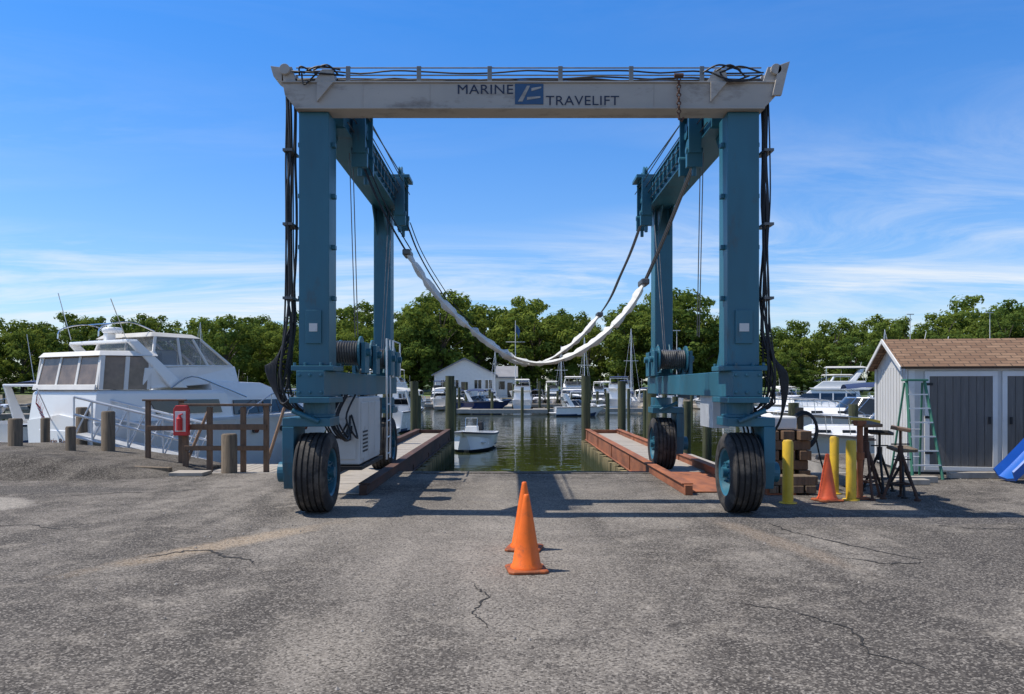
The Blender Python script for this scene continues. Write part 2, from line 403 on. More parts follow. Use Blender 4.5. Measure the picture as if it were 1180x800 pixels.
for (a,b_),s in zip(cols,(1,-1)):
    cx=(a+b_)/2
    for cy in (10.95,16.6):
        c=(cx,cy,TR)
        w=.215
        prof=[(-w+.03,.31),(-w,.34),(-w-.012,.42),(-w+.005,.49),(-w+.03,.525)]
        for q in [-.15,-.075,0,.075,.15]:
            dz=.535+.01*(1-(abs(q)/.15)**2)
            prof+= [(q-.03,dz),(q-.012,dz),(q-.009,dz-.02),(q+.009,dz-.02),(q+.012,dz),(q+.03,dz)]
        prof+=[(w-.03,.525),(w-.005,.49),(w+.012,.42),(w,.34),(w-.03,.31)]
        bm=B(); lathe(bm,prof,c,'x',64)
        mk(bm,'tyre','tyre',lift,smooth=True,angle=30)
        bm=B(); 
        lathe(bm,[(-.17,.05),(-.17,.15),(-.10,.18),(-.06,.27),(-.18,.30),(-.2,.325),(-.12,.33),(.12,.33),(.2,.325),(.18,.30),(.06,.27),(.10,.18),(.17,.15),(.17,.05)],c,'x',40)
        for k in range(10):
            an=2*math.pi*k/10
            yy=cy+.13*math.cos(an); zz=TR+.13*math.sin(an)
            tube(bm,[(cx-.2,yy,zz),(cx+.2,yy,zz)],.014,6)
        tube(bm,[(cx-.24,cy,TR),(cx+.24,cy,TR)],.075,16)
        mk(bm,'wheel_rim','teal',lift,smooth=True,angle=30)
        bm=B()
        so=-s
        x0=cx+so*.245; x1=cx+so*.40
        xa,xb=min(x0,x1),max(x0,x1)
        prismX(bm,[(cy-.22,.34),(cy+.22,.34),(cy+.3,.7),(cy+.3,1.18),(cy-.3,1.18),(cy-.3,.7)],xa,xb)
        xa2,xb2=(xa,cx+.24) if s>0 else (cx-.24,xb)
        box(bm,xa2,xb2,cy-.29,cy+.29,1.182,1.3)
        tube(bm,[(cx,cy,1.3),(cx,cy,1.5)],.19,24)
        lathe(bm,[(0,.0),(0,.24),(.04,.24),(.04,0)],(cx,cy,1.3),'z',24)
        tube(bm,[(cx+so*.4,cy,TR),(cx+so*.52,cy,TR)],.14,20)
        box(bm,cx-.17,cx+.17,cy+.12,cy+.36,1.3,1.5)
        tube(bm,[(cx+s*.1,cy-.33,1.25),(cx-s*.25,cy-.36,1.4)],.035,10)
        mk(bm,'wheel_yoke','teal',lift,bevel=.008)
bm=B()
prismY(bm,[(-2.90,5.455),(3.38,5.455),(3.54,5.62),(3.57,5.78),(-3.07,5.78),(-3.04,5.62)],10.66,11.0)
box(bm,-2.90,3.38,10.635,11.02,5.432,5.454); box(bm,-3.08,3.58,10.635,11.02,5.781,5.80)
for x0,x1,fl in ((-3.08,-2.9,-1),(3.38,3.58,1)):
    for ya in (10.66,10.94):
        prismY(bm,[(x0-.02*fl,5.801),(x1,5.801),(x1+.05*fl,6.0),(x0+(.0 if fl<0 else .05),6.0)],ya,ya+.05)
    tube(bm,[((x0+x1)/2+.04*fl,10.6,5.95),((x0+x1)/2+.04*fl,11.08,5.95)],.07,14)
prismY(bm,[(-3.09,5.80),(-3.08,6.0),(-3.24,6.02),(-3.2,5.88)],10.68,11.0)
prismY(bm,[(3.47,5.60),(3.56,6.0),(3.70,6.05),(3.66,5.9),(3.59,5.60)],10.6,10.655)
for x in (-2.5,2.75):
    prismY(bm,[(x-.14,5.801),(x+.14,5.801),(x+.1,5.96),(x-.04,5.96)],10.64,10.9)
    prismY(bm,[(x-.10,5.52),(x+.12,5.78),(x-.10,5.78)],10.61,10.659)
for x in (-2.0,-1.1,1.9): box(bm,x-.006,x+.006,10.655,10.66,5.456,5.78)
mk(bm,'top_beam','beam',lift,bevel=.006)
bm=B()
for z in (5.90,6.00):
    tube(bm,[(-2.9,10.7,z),(3.35,10.7,z)],.010,8)
for x in (-2.2,-1.25,-.3,.65,1.6,2.55): 
    box(bm,x-.03,x+.03,10.685,10.70,5.80,6.02)
mk(bm,'pipe_rail','pipe',lift,bevel=.003)
bm=B()
for i in range(5):
    z=5.84+.03*i; y=10.76+.05*(i%4)
    p=[(-2.95,y,z)]+[(-2.95+6.3*k/14,y+random.uniform(-.02,.02),z+random.uniform(-.02,.025)) for k in range(1,14)]+[(3.4,y,z)]
    tube(bm,smoothpts(p,3),.011,6)
for k in range(5):
    for sx in (-1,1):
        x=-2.85 if sx<0 else 3.15
        a=(x+random.uniform(-.2,.2),10.64,5.85+random.uniform(0,.1)); c=(x-sx*random.uniform(.2,.6),10.66,5.88+random.uniform(0,.08))
        m_=((a[0]+c[0])/2+random.uniform(-.1,.1),10.6,random.choice([5.74,5.98,6.0,5.78,5.9]))
        tube(bm,smoothpts([a,m_,c],6),.012,6)
for (xx,n) in ((-3.02,7),(3.46,8)):
    for i in range(n):
        ox=xx+random.uniform(-.06,.06); oy=10.85+random.uniform(-.12,.25)
        pts=[(ox-.02,oy,5.9),(ox,oy,5.5)]
        for z in (4.8,4.2,3.6,3.0): pts.append((ox+random.uniform(-.025,.025),oy+random.uniform(-.02,.02),z))
        sgn=-1 if xx<0 else 1
        pts+= [(ox+random.uniform(-.05,.05),oy,2.5),(ox+sgn*random.uniform(.0,.12),oy-.05,1.9),(ox+sgn*random.uniform(-.05,.15),oy-.02,1.5),(xx-sgn*.2,oy,1.35)]
        tube(bm,smoothpts(pts,3),random.choice([.010,.013,.018]),6)
mk(bm,'hydraulic_hoses','black',lift,smooth=True)
bm=B()
for (xx) in (-3.03,3.47):
    for z in (4.9,3.9,2.9): box(bm,xx-.065,xx+.065,10.74,11.08,z,z+.035)
mk(bm,'hose_clamps','steel',lift)
bm=B()
for k in range(9):
    lathe(bm,[(math.cos(q)*.012,.026+math.sin(q)*.008) for q in [2*math.pi*j/6 for j in range(7)]],(2.22,10.6-.0,5.82-k*.055),'x' if k%2 else 'y',10)
tube(bm,[(2.16,10.6,5.86),(2.28,10.6,5.86)],.03,8); tube(bm,[(2.22,10.6,5.36),(2.22,10.6,5.28),(2.26,10.6,5.25),(2.28,10.6,5.3)],.015,6)
mk(bm,'hook_chain','rustdark_shade',lift)
def text(s,x,z,h,w,y,grp,mat='lettering',name='lettering',rz=0,off=0,sp=1.0):
    cu=bpy.data.curves.new(name,'FONT'); cu.body=s; cu.size=h*1.38; cu.extrude=.002; cu.offset=off; cu.space_character=sp
    cu.materials.append(M[mat])
    o=bpy.data.objects.new(name,cu); COL.objects.link(o)
    bpy.context.view_layer.update()
    sx=w/max(o.dimensions.x,.01)
    o.scale=(sx,1,1); o.location=(x,y,z); o.rotation_euler=(R(90),0,rz)
    grp.add(o); return o
text('MARINE',-.74,5.635,.130,.74,10.655,lift,sp=1.05)
text('TRAVELIFT',.45,5.485,.130,.98,10.655,lift,sp=1.05)
bm=B(); box(bm,.04,.42,10.652,10.66,5.495,5.77)
mk(bm,'logo_panel','logo',lift)
bm=B(); prismY(bm,[(.08,5.53),(.2,5.74),(.24,5.74),(.14,5.53)],10.646,10.65); prismY(bm,[(.2,5.55),(.38,5.58),(.38,5.60),(.2,5.59)],10.646,10.65); prismY(bm,[(.26,5.67),(.39,5.71),(.39,5.73),(.26,5.71)],10.646,10.65)
mk(bm,'logo_mark','beam',lift)
def sheave(bm,c,r,w=.05,ax='y'):
    lathe(bm,[(-w/2,.02),(-w/2,r),(-w/4,r),(-w/5,r*.85),(w/5,r*.85),(w/4,r),(w/2,r),(w/2,.02)],c,ax,24)
bm=B(); bs_=B()
for (a,b_),s in zip(cols,(1,-1)):
    xi=(b_+.10) if s>0 else (a-.10)
    for yc in (12.0,16.2):
        x0,x1=sorted((xi+s*.0301,xi+s*.22))
        box(bm,x0,x1,yc-.33,yc-.29,5.15,5.9); box(bm,x0,x1,yc+.29,yc+.33,5.15,5.9)
        box(bm,x0-.1,x1+.1,yc-.3,yc+.3,5.905,5.97)
        for k,(dy,dz,rr) in enumerate(((-.2,5.55,.13),(.05,5.3,.16),(.2,5.62,.12),(-.1,6.05,.12),(.17,6.03,.09),(.0,5.72,.08))):
            sheave(bs_,(xi+s*.12,yc+dy,dz),rr,.07,'x')
        for dy in (-.25,.25):
            tube(bm,[(x0-.03,yc+dy,5.2),(x1+.03,yc+dy,5.2)],.05,10)
            box(bm,x0-.02,x1+.02,yc+dy-.05,yc+dy+.05,4.95,5.2)
            tube(bm,[((x0+x1)/2,yc+dy,4.82),((x0+x1)/2,yc+dy,4.95)],.035,8)
        for q in range(5): tube(bm,[(x0-.02,yc-.22+.11*q,5.86),(x1+.02,yc-.22+.11*q,5.86)],.018,6)
    for q in range(9):
        yq=12.6+q*.38; xq0,xq1=sorted((xi+s*.001,xi+s*.05)); box(bm,xq0,xq1,yq,yq+.06,5.45,5.75)
mk(bm,'trolley_frames','teal',lift,bevel=.006); mk(bs_,'sheaves','teal',lift,smooth=True,angle=30)
bm=B(); bt=B()
for (a,b_),s in zip(cols,(1,-1)):
    cx=(a+b_)/2
    for yc in ((12.3,13.3,14.9,15.7) if s>0 else (15.2,15.8)):
        cxx=cx+s*.08
        lathe(bm,[(-.28,.03),(-.28,.25),(-.25,.25),(-.25,.14),(.25,.14),(.25,.25),(.28,.25),(.28,.03)],(cxx,yc,2.25),'x',28)
        lathe(bt,[(-.245,.145)]+[( -.24+.04*k+dk,.165+rr) for k in range(12) for dk,rr in ((0,0),(.02,.02))]+[(.245,.145)],(cxx,yc,2.25),'x',24)
        box(bm,cxx-.36,cxx-.3,yc-.18,yc+.18,1.931,2.4); box(bm,cxx+.3,cxx+.36,yc-.18,yc+.18,1.931,2.4)
        tube(bm,[(cxx-.42,yc,2.25),(cxx+.42,yc,2.25)],.06,12)
mk(bm,'winch_drums','teal',lift,bevel=.004); mk(bt,'drum_rope','steel',lift)
bm=B()
for (a,b_),s in zip(cols,(1,-1)):
    xi=(b_+.12) if s>0 else (a-.12)
    for k in range(4):
        x=xi+s*(.03+.045*k)
        tube(bm,[(x,11.25,5.45+.12*k),(x,17.0,5.5+.11*k)],.010,6)
    for k in range(2):
        x=xi-s*(.05+.09*k)
        tube(bm,[(x,12.0+k*.2,5.3),(x+.02,12.3+k*.25,2.5)],.008,6)
        tube(bm,[(x,16.0+k*.1,5.3),(x,14.9+k*.3,2.4)],.008,6)
    tube(bm,[(xi-s*.02,11.3,6.02),(xi+s*.1,16.4,6.05)],.012,6)
mk(bm,'wire_ropes','steel',lift,smooth=True)
bm=B(); box(bm,-2.86,-2.34,12.25,14.1,.52,1.56); mk(bm,'engine_cabinet','greybox',lift,bevel=.02)
bm=B()
for y0,y1 in ((12.32,12.88),(12.93,13.48),(13.53,14.04)): box(bm,-2.34,-2.325,y0,y1,.6,1.48)
box(bm,-2.8,-2.4,12.235,12.249,.6,1.48)
mk(bm,'cabinet_doors','greybox',lift,bevel=.008)
bm=B(); 
for k in range(6): box(bm,-2.322,-2.315,12.4,12.8,.7+.06*k,.73+.06*k)
box(bm,-2.5,-2.45,12.22,12.234,1.0,1.12); box(bm,-2.88,-2.3,12.2,14.2,.44,.50); box(bm,-2.8,-2.5,14.2,15.3,.7,1.5)
tube(bm,[(-2.6,13.8,1.56),(-2.6,13.8,2.0),(-2.6,13.95,2.1)],.04,10)
mk(bm,'cabinet_fittings','black',lift,bevel=.004)
bm=B()
for y0 in (12.4,13.95): box(bm,-2.84,-2.76,y0,y0+.08,1.56,1.58); box(bm,-2.5,-2.42,y0,y0+.08,1.565,1.58)
box(bm,3.0,3.25,11.9,12.7,1.1,1.578); box(bm,-2.75,-2.6,14.35,15.2,1.5,1.578)
for z in (.5,.8,1.1,1.4): tube(bm,[(-2.28,14.5,z),(-2.28,14.9,z)],.015,6)
tube(bm,[(-2.28,14.5,.4),(-2.28,14.5,2.6),(-2.28,14.9,2.6),(-2.28,14.9,.4)],.018,8)
tube(bm,[(-2.28,15.3,1.9),(-2.28,15.3,2.6),(-2.28,16.2,2.6),(-2.28,16.2,1.9)],.018,8)
mk(bm,'brackets','alu',lift,bevel=.003)
bm=B()
for k in range(10):
    y=random.uniform(11.3,12.2); x=random.uniform(-2.75,-2.35)
    tube(bm,smoothpts([(x,y,1.6),(x-.1,y-.2,1.25),(x+.05,y-.1,.95),(-2.5,12.3,.9+.05*k)],5),.015,6)
for k in range(6):
    y=random.uniform(11.0,11.5); x=random.uniform(3.0,3.35)
    tube(bm,smoothpts([(x,y,1.6),(x+.25,y-.1,1.2),(x+.3,y-.1,.8),(3.2,10.95+.05*k,.75)],5),.015,6)
for k in range(8):
    tube(bm,smoothpts([(-3.0,10.9,2.6-.1*k),(-3.2-.02*k,10.8,2.0),(-3.1,10.7,1.5),(-2.9,10.6,1.62)],5),.014,6)
    tube(bm,smoothpts([(3.4,10.9,2.5-.05*k),(3.62+.015*k,10.8,1.9),(3.65,10.8,1.3),(3.4,10.8,.9)],5),.014,6)
mk(bm,'service_hoses','black',lift,smooth=True)
def sling(pts,y,s0,s1,gap=None,name='lifting_sling',rs=1):
    P=smoothpts([(x,y,z) for x,z in pts],8); n=len(P); rr_=random.Random(rs)
    i0=int(s0*n); i1=int(s1*n)
    bm=B()
    for off in (-.09,.09):
        for a_,b2 in ((0,i0+1),(i1-1,n)):
            tube(bm,[p+Vector((0,off,0)) for p in P[a_:b2]],.013,6)
            tube(bm,[p+Vector((.05,off*.5,.06)) for p in P[a_:b2]],.009,6)
    mk(bm,'sling_cables','black',lift,smooth=True)
    def band(a_,b2,w,t,matn,nm):
        bm=B(); rings=[]; ph=rr_.uniform(0,6)
        for i in range(a_,b2):
            p=P[i]; d=(P[min(i+1,n-1)]-P[max(i-1,0)]).normalized(); nn=Vector((-d.z,0,d.x))
            e=min(1,(i-a_+.6)/1.5,(b2-i-.4)/1.5)
            ww=w*(1+.06*math.sin(i*.7+ph)+rr_.uniform(-.04,.04)); tt=t*(1+.20*math.sin(i*1.1+ph)+.14*math.sin(i*2.3)+rr_.uniform(-.12,.12))*(.5+.5*e)
            rr=[]
            for k in range(12):
                a=2*math.pi*k/12; kk=1+.16*math.sin(3*a+i*.9)
                rr.append(p+nn*(tt*math.sin(a)*kk)+Vector((0,ww*math.cos(a),0)))
            rings.append(rr)
        loft(bm,rings); return mk(bm,nm,matn,lift,smooth=True,angle=50)
    band(i0,i1,.17,.030,'sling','sling_webbing')
    if gap:
        for ga,gb in gap: band(int(ga*n),int(gb*n),.20,.052,'sling','sling_pad')
    for i in (i0,i1-1):
        bm=B(); box(bm,P[i].x-.06,P[i].x+.06,y-.19,y+.19,P[i].z-.045,P[i].z+.045); mk(bm,'sling_shackle','steel',lift,bevel=.02)
fp=[(-2.3,5.2),(-1.98,4.45),(-1.57,3.72),(-1.18,3.16),(-.85,2.80),(-.52,2.51),(-.18,2.26),(.13,2.12),(.45,2.07),(.78,2.14),(1.12,2.31),(1.44,2.56),(1.72,2.85),(1.93,3.18),(2.15,3.65),(2.42,4.3),(2.78,5.2)]
sling(fp,12.0,.125,.83,[(.14,.29),(.295,.42),(.56,.70),(.705,.82)],rs=3)
rp=[(-2.12,5.0),(-1.95,4.55),(-1.74,4.14),(-1.48,3.72),(-1.22,3.34),(-.8,2.87),(-.35,2.48),(0,2.27),(.35,2.18),(.7,2.25),(1.05,2.46),(1.4,2.75),(1.74,3.14),(1.98,3.5),(2.18,3.95),(2.4,4.45),(2.6,5.0)]
sling(rp,16.2,.40,.76,[(.41,.50),(.62,.745)],rs=5)

# ------------------------------------------------------------------ runway piers
for nm,x0,x1,inn in (('runway_pier',-3.55,-2.3,1),('runway_pier',2.74,4.0,-1)):
    g=G(nm)
    bm=B()
    y=12.7 if inn>0 else 15.95
    while y<29.3:
        box(bm,x0+.12,x1-.12,y,y+.235,.005 if y<16 else -.08,.022+random.uniform(0,.006)); y+=.25
    mk(bm,'deck','plank',g,bevel=.004)
    bm=B()
    for xa in (x0,x1-.12):
        box(bm,xa,xa+.12,12.6 if (xa==x0)==(inn<0) else 13.6,16.15,.0,.16)
        box(bm,xa,xa+.12,16.16,29.5,-.2,.16)
        box(bm,xa-.04,xa+.16,16.16,29.55,-.23,-.201); box(bm,xa-.03,xa+.15,12.7,29.55,.161,.182)
        yy=18.5
        while yy<29.4:
            box(bm,xa-.02,xa-.001,yy,yy+.02,-.2,.16); box(bm,xa+.121,xa+.14,yy,yy+.02,-.2,-.08); yy+=3.4
    box(bm,x0,x1,29.5,29.56,-.25,.15)
    if inn<0: box(bm,x0+.13,x1-.13,12.9,15.9,.004,.026)
    mk(bm,'steel_girders','rust' if inn<0 else 'rustdark_shade',g,bevel=.006)  # sunlit pier in bright rust, left pier's shade painted in as darker rust
    bm=B()
    for xa in (x0+.02,x1-.14): box(bm,xa,xa+.12,16.2,29.5,-.45,-.232)
    mk(bm,'timber_walers','pile',g,bevel=.01)
    bm=B()
    yy=16.5
    while yy<29.4:
        for xa in (x0-.06,x1+.06):
            if (xa>x0)==(inn>0) or int(yy*2)%3==0:
                tube(bm,[(xa,yy,-3),(xa+random.uniform(-.02,.02),yy+random.uniform(-.03,.03),-.26+random.uniform(-.03,.02))],.12,10)
        yy+=.46
    mk(bm,'piles','pile',g,smooth=True)
    bm=B()
    for xa,yy,h,rr in ((x1-.02 if inn>0 else x0+.02,29.75,2.1,.17),(x0-.1 if inn>0 else x1+.1,29.75,1.9,.15),(x0-.2 if inn>0 else x1+.2,24.0,1.6,.15)):
        tube(bm,[(xa,yy,-3),(xa,yy,h),(xa,yy,h+.05)],rr,12)
    mk(bm,'mooring_piles','pilegreen',g,smooth=True,angle=40)
bm=B(); box(bm,4.08,4.5,12.6,15.6,.004,.03); box(bm,4.03,4.08,12.6,15.6,.004,.12)
mk(bm,'steel_plate','rust',bevel=.004)

# ------------------------------------------------------------------ cones
def cone(x,y,h,mat,rz=0,base='conebase'):
    g=G('traffic_cone')
    bm=B(); s=h/.71
    mt=Matrix.Translation((x,y,0))@Matrix.Rotation(rz,4,'Z')
    w=.185*s
    c=.04
    pl=[(-w+c,-w),(w-c,-w),(w,-w+c),(w,w-c),(w-c,w),(-w+c,w),(-w,w-c),(-w,-w+c)]
    loft(bm,[[mt@Vector((a,b,.004)) for a,b in pl],[mt@Vector((a,b,.022)) for a,b in pl],[mt@Vector((a*.93,b*.93,.032)) for a,b in pl]])
    mk(bm,'base',base,g,bevel=.003)
    bm=B(); lathe(bm,[(.03,.150*s),(.05,.148*s),(.07,.132*s),(.30*s,.094*s),(.50*s,.062*s),(h-.03,.029*s),(h-.008,.026*s),(h,.019*s),(h-.002,.012),(h-.1,.012)],(x,y,0),'z',36)
    mk(bm,'cone_body',mat,g,smooth=True,angle=50)
cone(.135,7.42,.71,'orange',R(8)); cone(.13,8.4,.71,'orange',R(-10)); cone(4.75,12.0,.71,'orangered',R(15),'conebase')
for x,y,h,r in ((4.07,11.75,.94,.078),(5.13,12.05,.92,.075),(5.18,12.8,.93,.07)):
    bm=B(); lathe(bm,[(0,.0),(0,r),(h-.04,r),(h-.01,r*.8),(h,0)],(x,y,0),'z',24)
    lathe(bm,[(.004,r),(.004,r+.05),(.02,r+.045),(.025,r)],(x,y,0),'z',24)
    mk(bm,'yellow_bollard','yellow',smooth=True,angle=40)
def stand(x,y,h,pad,rz,mat='rustdark_shade'):
    g=G('boat_stand')
    bm=B()
    top=Vector((x,y,h*.72))
    feet=[]
    for k in range(3):
        a=rz+k*2*math.pi/3
        f_=Vector((x+.27*math.cos(a),y+.27*math.sin(a),.02)); feet.append(f_)
        tube(bm,[f_,top],.022,8)
        tube(bm,[f_-Vector((0,0,.02)),f_+Vector((0,0,.01))],.05,8)
    mids=[f_.lerp(top,.3) for f_ in feet]
    for k in range(3): tube(bm,[mids[k],mids[(k+1)%3]],.012,6)
    tube(bm,[(x,y,h*.55),(x,y,h*.78)],.04,10); tube(bm,[(x,y,h*.7),(x,y,h)],.022,8)
    tube(bm,[(x-.14,y,h*.8),(x+.14,y,h*.8)],.012,6)
    mk(bm,'tripod',mat,g)
    bm=B(); mt=Matrix.Translation((x,y,h))@Matrix.Rotation(rz,4,'Z')@Matrix.Rotation(R(10),4,'X')
    box(bm,-.18,.18,-.14,.14,0,.05,mat=mt); mk(bm,'pad',pad,g,bevel=.008)
stand(5.48,12.3,1.12,'woodrail',.4,'rustdark_shade'); stand(5.95,12.2,1.05,'woodrail',1.1,'rustdark_shade'); stand(6.12,12.5,.72,'wood',.2,'black'); stand(5.72,12.9,1.15,'yellow',1.9,'rustdark_shade'); stand(6.0,13.0,.95,'black',2.4,'black')
bm=B(); tube(bm,[(5.33,12.2,0),(5.33,12.2,1.12)],.045,12); box(bm,5.2,5.46,12.07,12.33,.004,.03); box(bm,5.26,5.4,12.13,12.27,1.12,1.2); tube(bm,[(5.33,12.2,.6),(5.33,12.2,.72)],.065,12)
mk(bm,'rusty_post','rust',bevel=.004)
g=G('timber_block_stack'); bm=B()
for lay in range(6):
    z=.004+lay*.165
    if lay%2==0:
        for k in range(3): box(bm,4.2+random.uniform(-.03,.03),4.98+random.uniform(-.06,.05),13.3+k*.3,13.52+k*.3,z,z+.155)
    else:
        for k in range(3): box(bm,4.25+k*.27,4.44+k*.27,13.25+random.uniform(-.03,.03),14.15,z,z+.155)
mk(bm,'blocks','woodrail',g,bevel=.01)
bm=B(); box(bm,4.35,4.8,13.4,13.9,1.0,1.22); mk(bm,'white_tub','whitetrim',g,bevel=.03)
g=G('timber_block_stack'); bm=B()
for k in range(4): box(bm,4.05+k*.2,4.22+k*.2,12.6,13.1,.034,.15); 
box(bm,4.05,4.85,12.62,12.8,.155,.3); box(bm,4.08,4.8,12.88,13.05,.155,.29)
mk(bm,'blocks','wood',g,bevel=.01)
g=G('hose_reel'); bm=B()
box(bm,5.12,5.24,14.3,14.42,0,1.35); mk(bm,'post','wood',g,bevel=.01)
bm=B()
for k in range(6):
    r=.27+random.uniform(-.03,.03); cc=(5.18+random.uniform(-.02,.02),14.2-.03*k,.95+random.uniform(-.03,.03))
    tube(bm,[(cc[0]+r*math.cos(a)*.85,cc[1],cc[2]+r*1.15*math.sin(a)) for a in [2*math.pi*j/28 for j in range(29)]],.016,6)
tube(bm,smoothpts([(5.4,14.2,.9),(5.5,14.1,.3),(5.6,13.9,.03),(5.9,13.6,.02),(6.4,13.9,.02),(6.8,13.6,.02)],5),.014,6)
mk(bm,'hose','black',g,smooth=True)
# ------------------------------------------------------------------ shed
SH=G('storage_shed',(7.85,15.75,0),R(-10))
L_,D_,HZ=3.3,2.3,2.12
bm=B(); box(bm,0,L_,0,D_,.05,HZ)
prismX(bm,[(0,HZ+.001),(D_,HZ+.001),(D_/2,HZ+.56)],0,.06); prismX(bm,[(0,HZ+.001),(D_,HZ+.001),(D_/2,HZ+.56)],L_-.06,L_)
mk(bm,'walls','siding',SH)
bm=B()
k=0
while k<D_:
    box(bm,-.012,-.001,k,k+.012,.06,HZ); k+=.2
mk(bm,'siding_battens','whitetrim',SH)
for sgn in (1,-1):
    bm=B(); sl=math.hypot(D_/2+.12,.61)
    box(bm,-.18,L_+.18,0,sl,0,.05)
    o=mk(bm,'roof_slope','shingle',SH,bevel=.004)
    an=math.atan2(.61,D_/2+.12)
    if sgn>0: o.location=(0,-.12,HZ-.045); o.rotation_euler=(an,0,0)
    else: o.location=(L_,D_+.12,HZ-.045); o.rotation_euler=(an,0,math.pi)
bm=B()
box(bm,-.05,.1,-.03,-.002,.05,HZ-.06); box(bm,L_-.1,L_+.05,-.03,-.002,.05,HZ-.06)
box(bm,-.06,L_+.06,-.04,-.001,HZ-.06,HZ+.0)
for x0,x1 in ((.28,1.60),(1.68,3.0)):
    box(bm,x0,x1,-.035,-.003,1.93,2.03); box(bm,x0,x0+.09,-.036,-.003,.13,1.93); box(bm,x1-.09,x1,-.036,-.003,.13,1.93); box(bm,x0,x1,-.037,-.003,.08,.16)
prismX(bm,[(-.14,HZ-.09),(D_/2,HZ+.53),(D_/2,HZ+.62),(-.14,HZ+.0)],-.21,-.185); prismX(bm,[(D_+.14,HZ-.09),(D_/2,HZ+.53),(D_/2,HZ+.62),(D_+.14,HZ+.0)],-.209,-.184)
box(bm,-.04,-.013,-.03,.08,.05,HZ); box(bm,-.04,-.013,D_-.08,D_+.02,.05,HZ)
mk(bm,'trim','whitetrim',SH,bevel=.004)
bm=B()
for x0,x1 in ((.37,1.51),(1.77,2.91)):
    n=8; w=(x1-x0)/n
    for k in range(n): box(bm,x0+k*w+.004,x0+(k+1)*w-.004,-.022,-.002,.16,1.93)
mk(bm,'doors','doorgrey',SH,bevel=.003)
bm=B()
for x in (1.45,1.83): box(bm,x-.02,x+.02,-.06,-.037,1.0,1.14)
for x in (.3,2.98):
    for z in (.4,1.1,1.75): box(bm,x-.02,x+.13,-.045,-.038,z,z+.05)
box(bm,0,L_,.0,D_,0,.049)
mk(bm,'hardware','black',SH)
g=G('step_ladder'); bm=B()
for xb,xt in ((7.42,7.52),(7.98,7.86)):
    tube(bm,[(xb,14.75,.0),(xt,15.18,1.84)],.028,6); tube(bm,[(xb+.0,15.6,.0),(xt,15.26,1.8)],.02,6)
mk(bm,'side_rails','green',g)
bm=B()
for k in range(6):
    t=(k+1)/7; y=14.75+.43*t; z=1.84*t; e=.1*t
    box(bm,7.42+e,7.98-e*1.2,y-.04,y+.04,z-.012,z+.012)
for t in (.2,.5): tube(bm,[(7.42+.1*t,15.6-.34*t,1.8*t),(7.98-.12*t,15.6-.34*t,1.8*t)],.012,6)
mk(bm,'treads','alu',g)
bm=B(); box(bm,7.48,7.9,15.1,15.32,1.83,1.87); mk(bm,'top_cap','green',g,bevel=.008)
g=G('plastic_slide'); bm=B()
rings=[]
for k in range(13):
    t=k/12; x=8.95+1.2*t; z=.06+1.25*(t**1.05); 
    sec=[(-.3,.14),(-.27,.16),(-.22,.03),(0,0),(.22,.03),(.27,.16),(.3,.14),(.24,-.02),(0,-.04),(-.24,-.02)]
    rings.append([(x-b*.5,14.4+a,z+b) for a,b in sec])
loft(bm,rings); mk(bm,'chute','blue',g,smooth=True,angle=50)
bm=B()
for yy in (14.15,14.65): tube(bm,[(10.2,yy,0),(10.15,yy,1.3)],.03,8); 
for z in (.3,.6,.9): tube(bm,[(10.2,14.15,z),(10.2,14.65,z)],.02,8)
mk(bm,'ladder','blue',g)
bm=B(); box(bm,6.6,7.6,14.2,14.35,.004,.12); box(bm,8.2,9.6,14.9,15.05,.004,.12); box(bm,6.7,7.3,13.9,14.1,.004,.1)
mk(bm,'loose_timber','plank',bevel=.01)

# ------------------------------------------------------------------ left wharf
g=G('wooden_wharf'); bm=B()
x=-7.9
while x<-3.7:
    box(bm,x,x+.145,16.2,18.4,-.12,-.06+random.uniform(0,.008)); x+=.155
mk(bm,'deck','plank',g,bevel=.004)
bm=B(); box(bm,-7.9,-3.7,16.25,16.4,-.35,-.121); box(bm,-7.9,-3.7,18.2,18.35,-.35,-.121)
for x in range(-7,-3,2):
    for y in (16.5,18.1): tube(bm,[(x,y,-3),(x,y,-.36)],.12,10)
mk(bm,'substructure','pile',g)
g=G('wooden_railing'); bm=B()
for x0,x1,y in ((-7.72,-7.02,16.9),):
    for x in (x0,x1): box(bm,x-.045,x+.045,y-.045,y+.045,-.06,1.42)
    box(bm,x0-.1,x1+.1,y-.07,y+.07,1.421,1.46); box(bm,x0,x1,y-.075,y-.046,.8,.9)
mk(bm,'rail','woodrail',g,bevel=.006)
g=G('wooden_railing'); bm=B()
y=16.6
for x in (-6.8,-6.3,-5.6,-5.12): box(bm,x-.05,x+.05,y-.05,y+.05,-.06,1.32 if x in(-6.8,-5.12) else 1.3)
box(bm,-6.9,-5.03,y-.08,y+.08,1.321,1.37); box(bm,-6.8,-5.1,y-.08,y-.051,.83,.95); box(bm,-6.8,-5.1,y-.08,y-.051,.4,.5)
for x in (-6.8,-5.12): tube(bm,[(x,y,.1),(x,17.9,1.25)],.0401,4)
mk(bm,'rail','woodrail',g,bevel=.006)
g=G('fire_extinguisher_cabinet'); bm=B()
prismY(bm,[(-6.97,.72),(-6.67,.72),(-6.67,1.26),(-6.72,1.34),(-6.92,1.34),(-6.97,1.26)],16.38,16.51); mk(bm,'box_body','red',g,bevel=.01)
bm=B(); box(bm,-6.93,-6.71,16.372,16.379,.80,1.22); mk(bm,'window','whitetrim',g,bevel=.003)
bm=B(); lathe(bm,[(0,0),(0,.06),(.24,.06),(.28,.03),(.32,.025),(.32,0)],(-6.82,16.33,.83),'z',20); tube(bm,[(-6.82,16.33,1.14),(-6.75,16.32,1.17)],.014,6); mk(bm,'extinguisher','red',g,smooth=True)
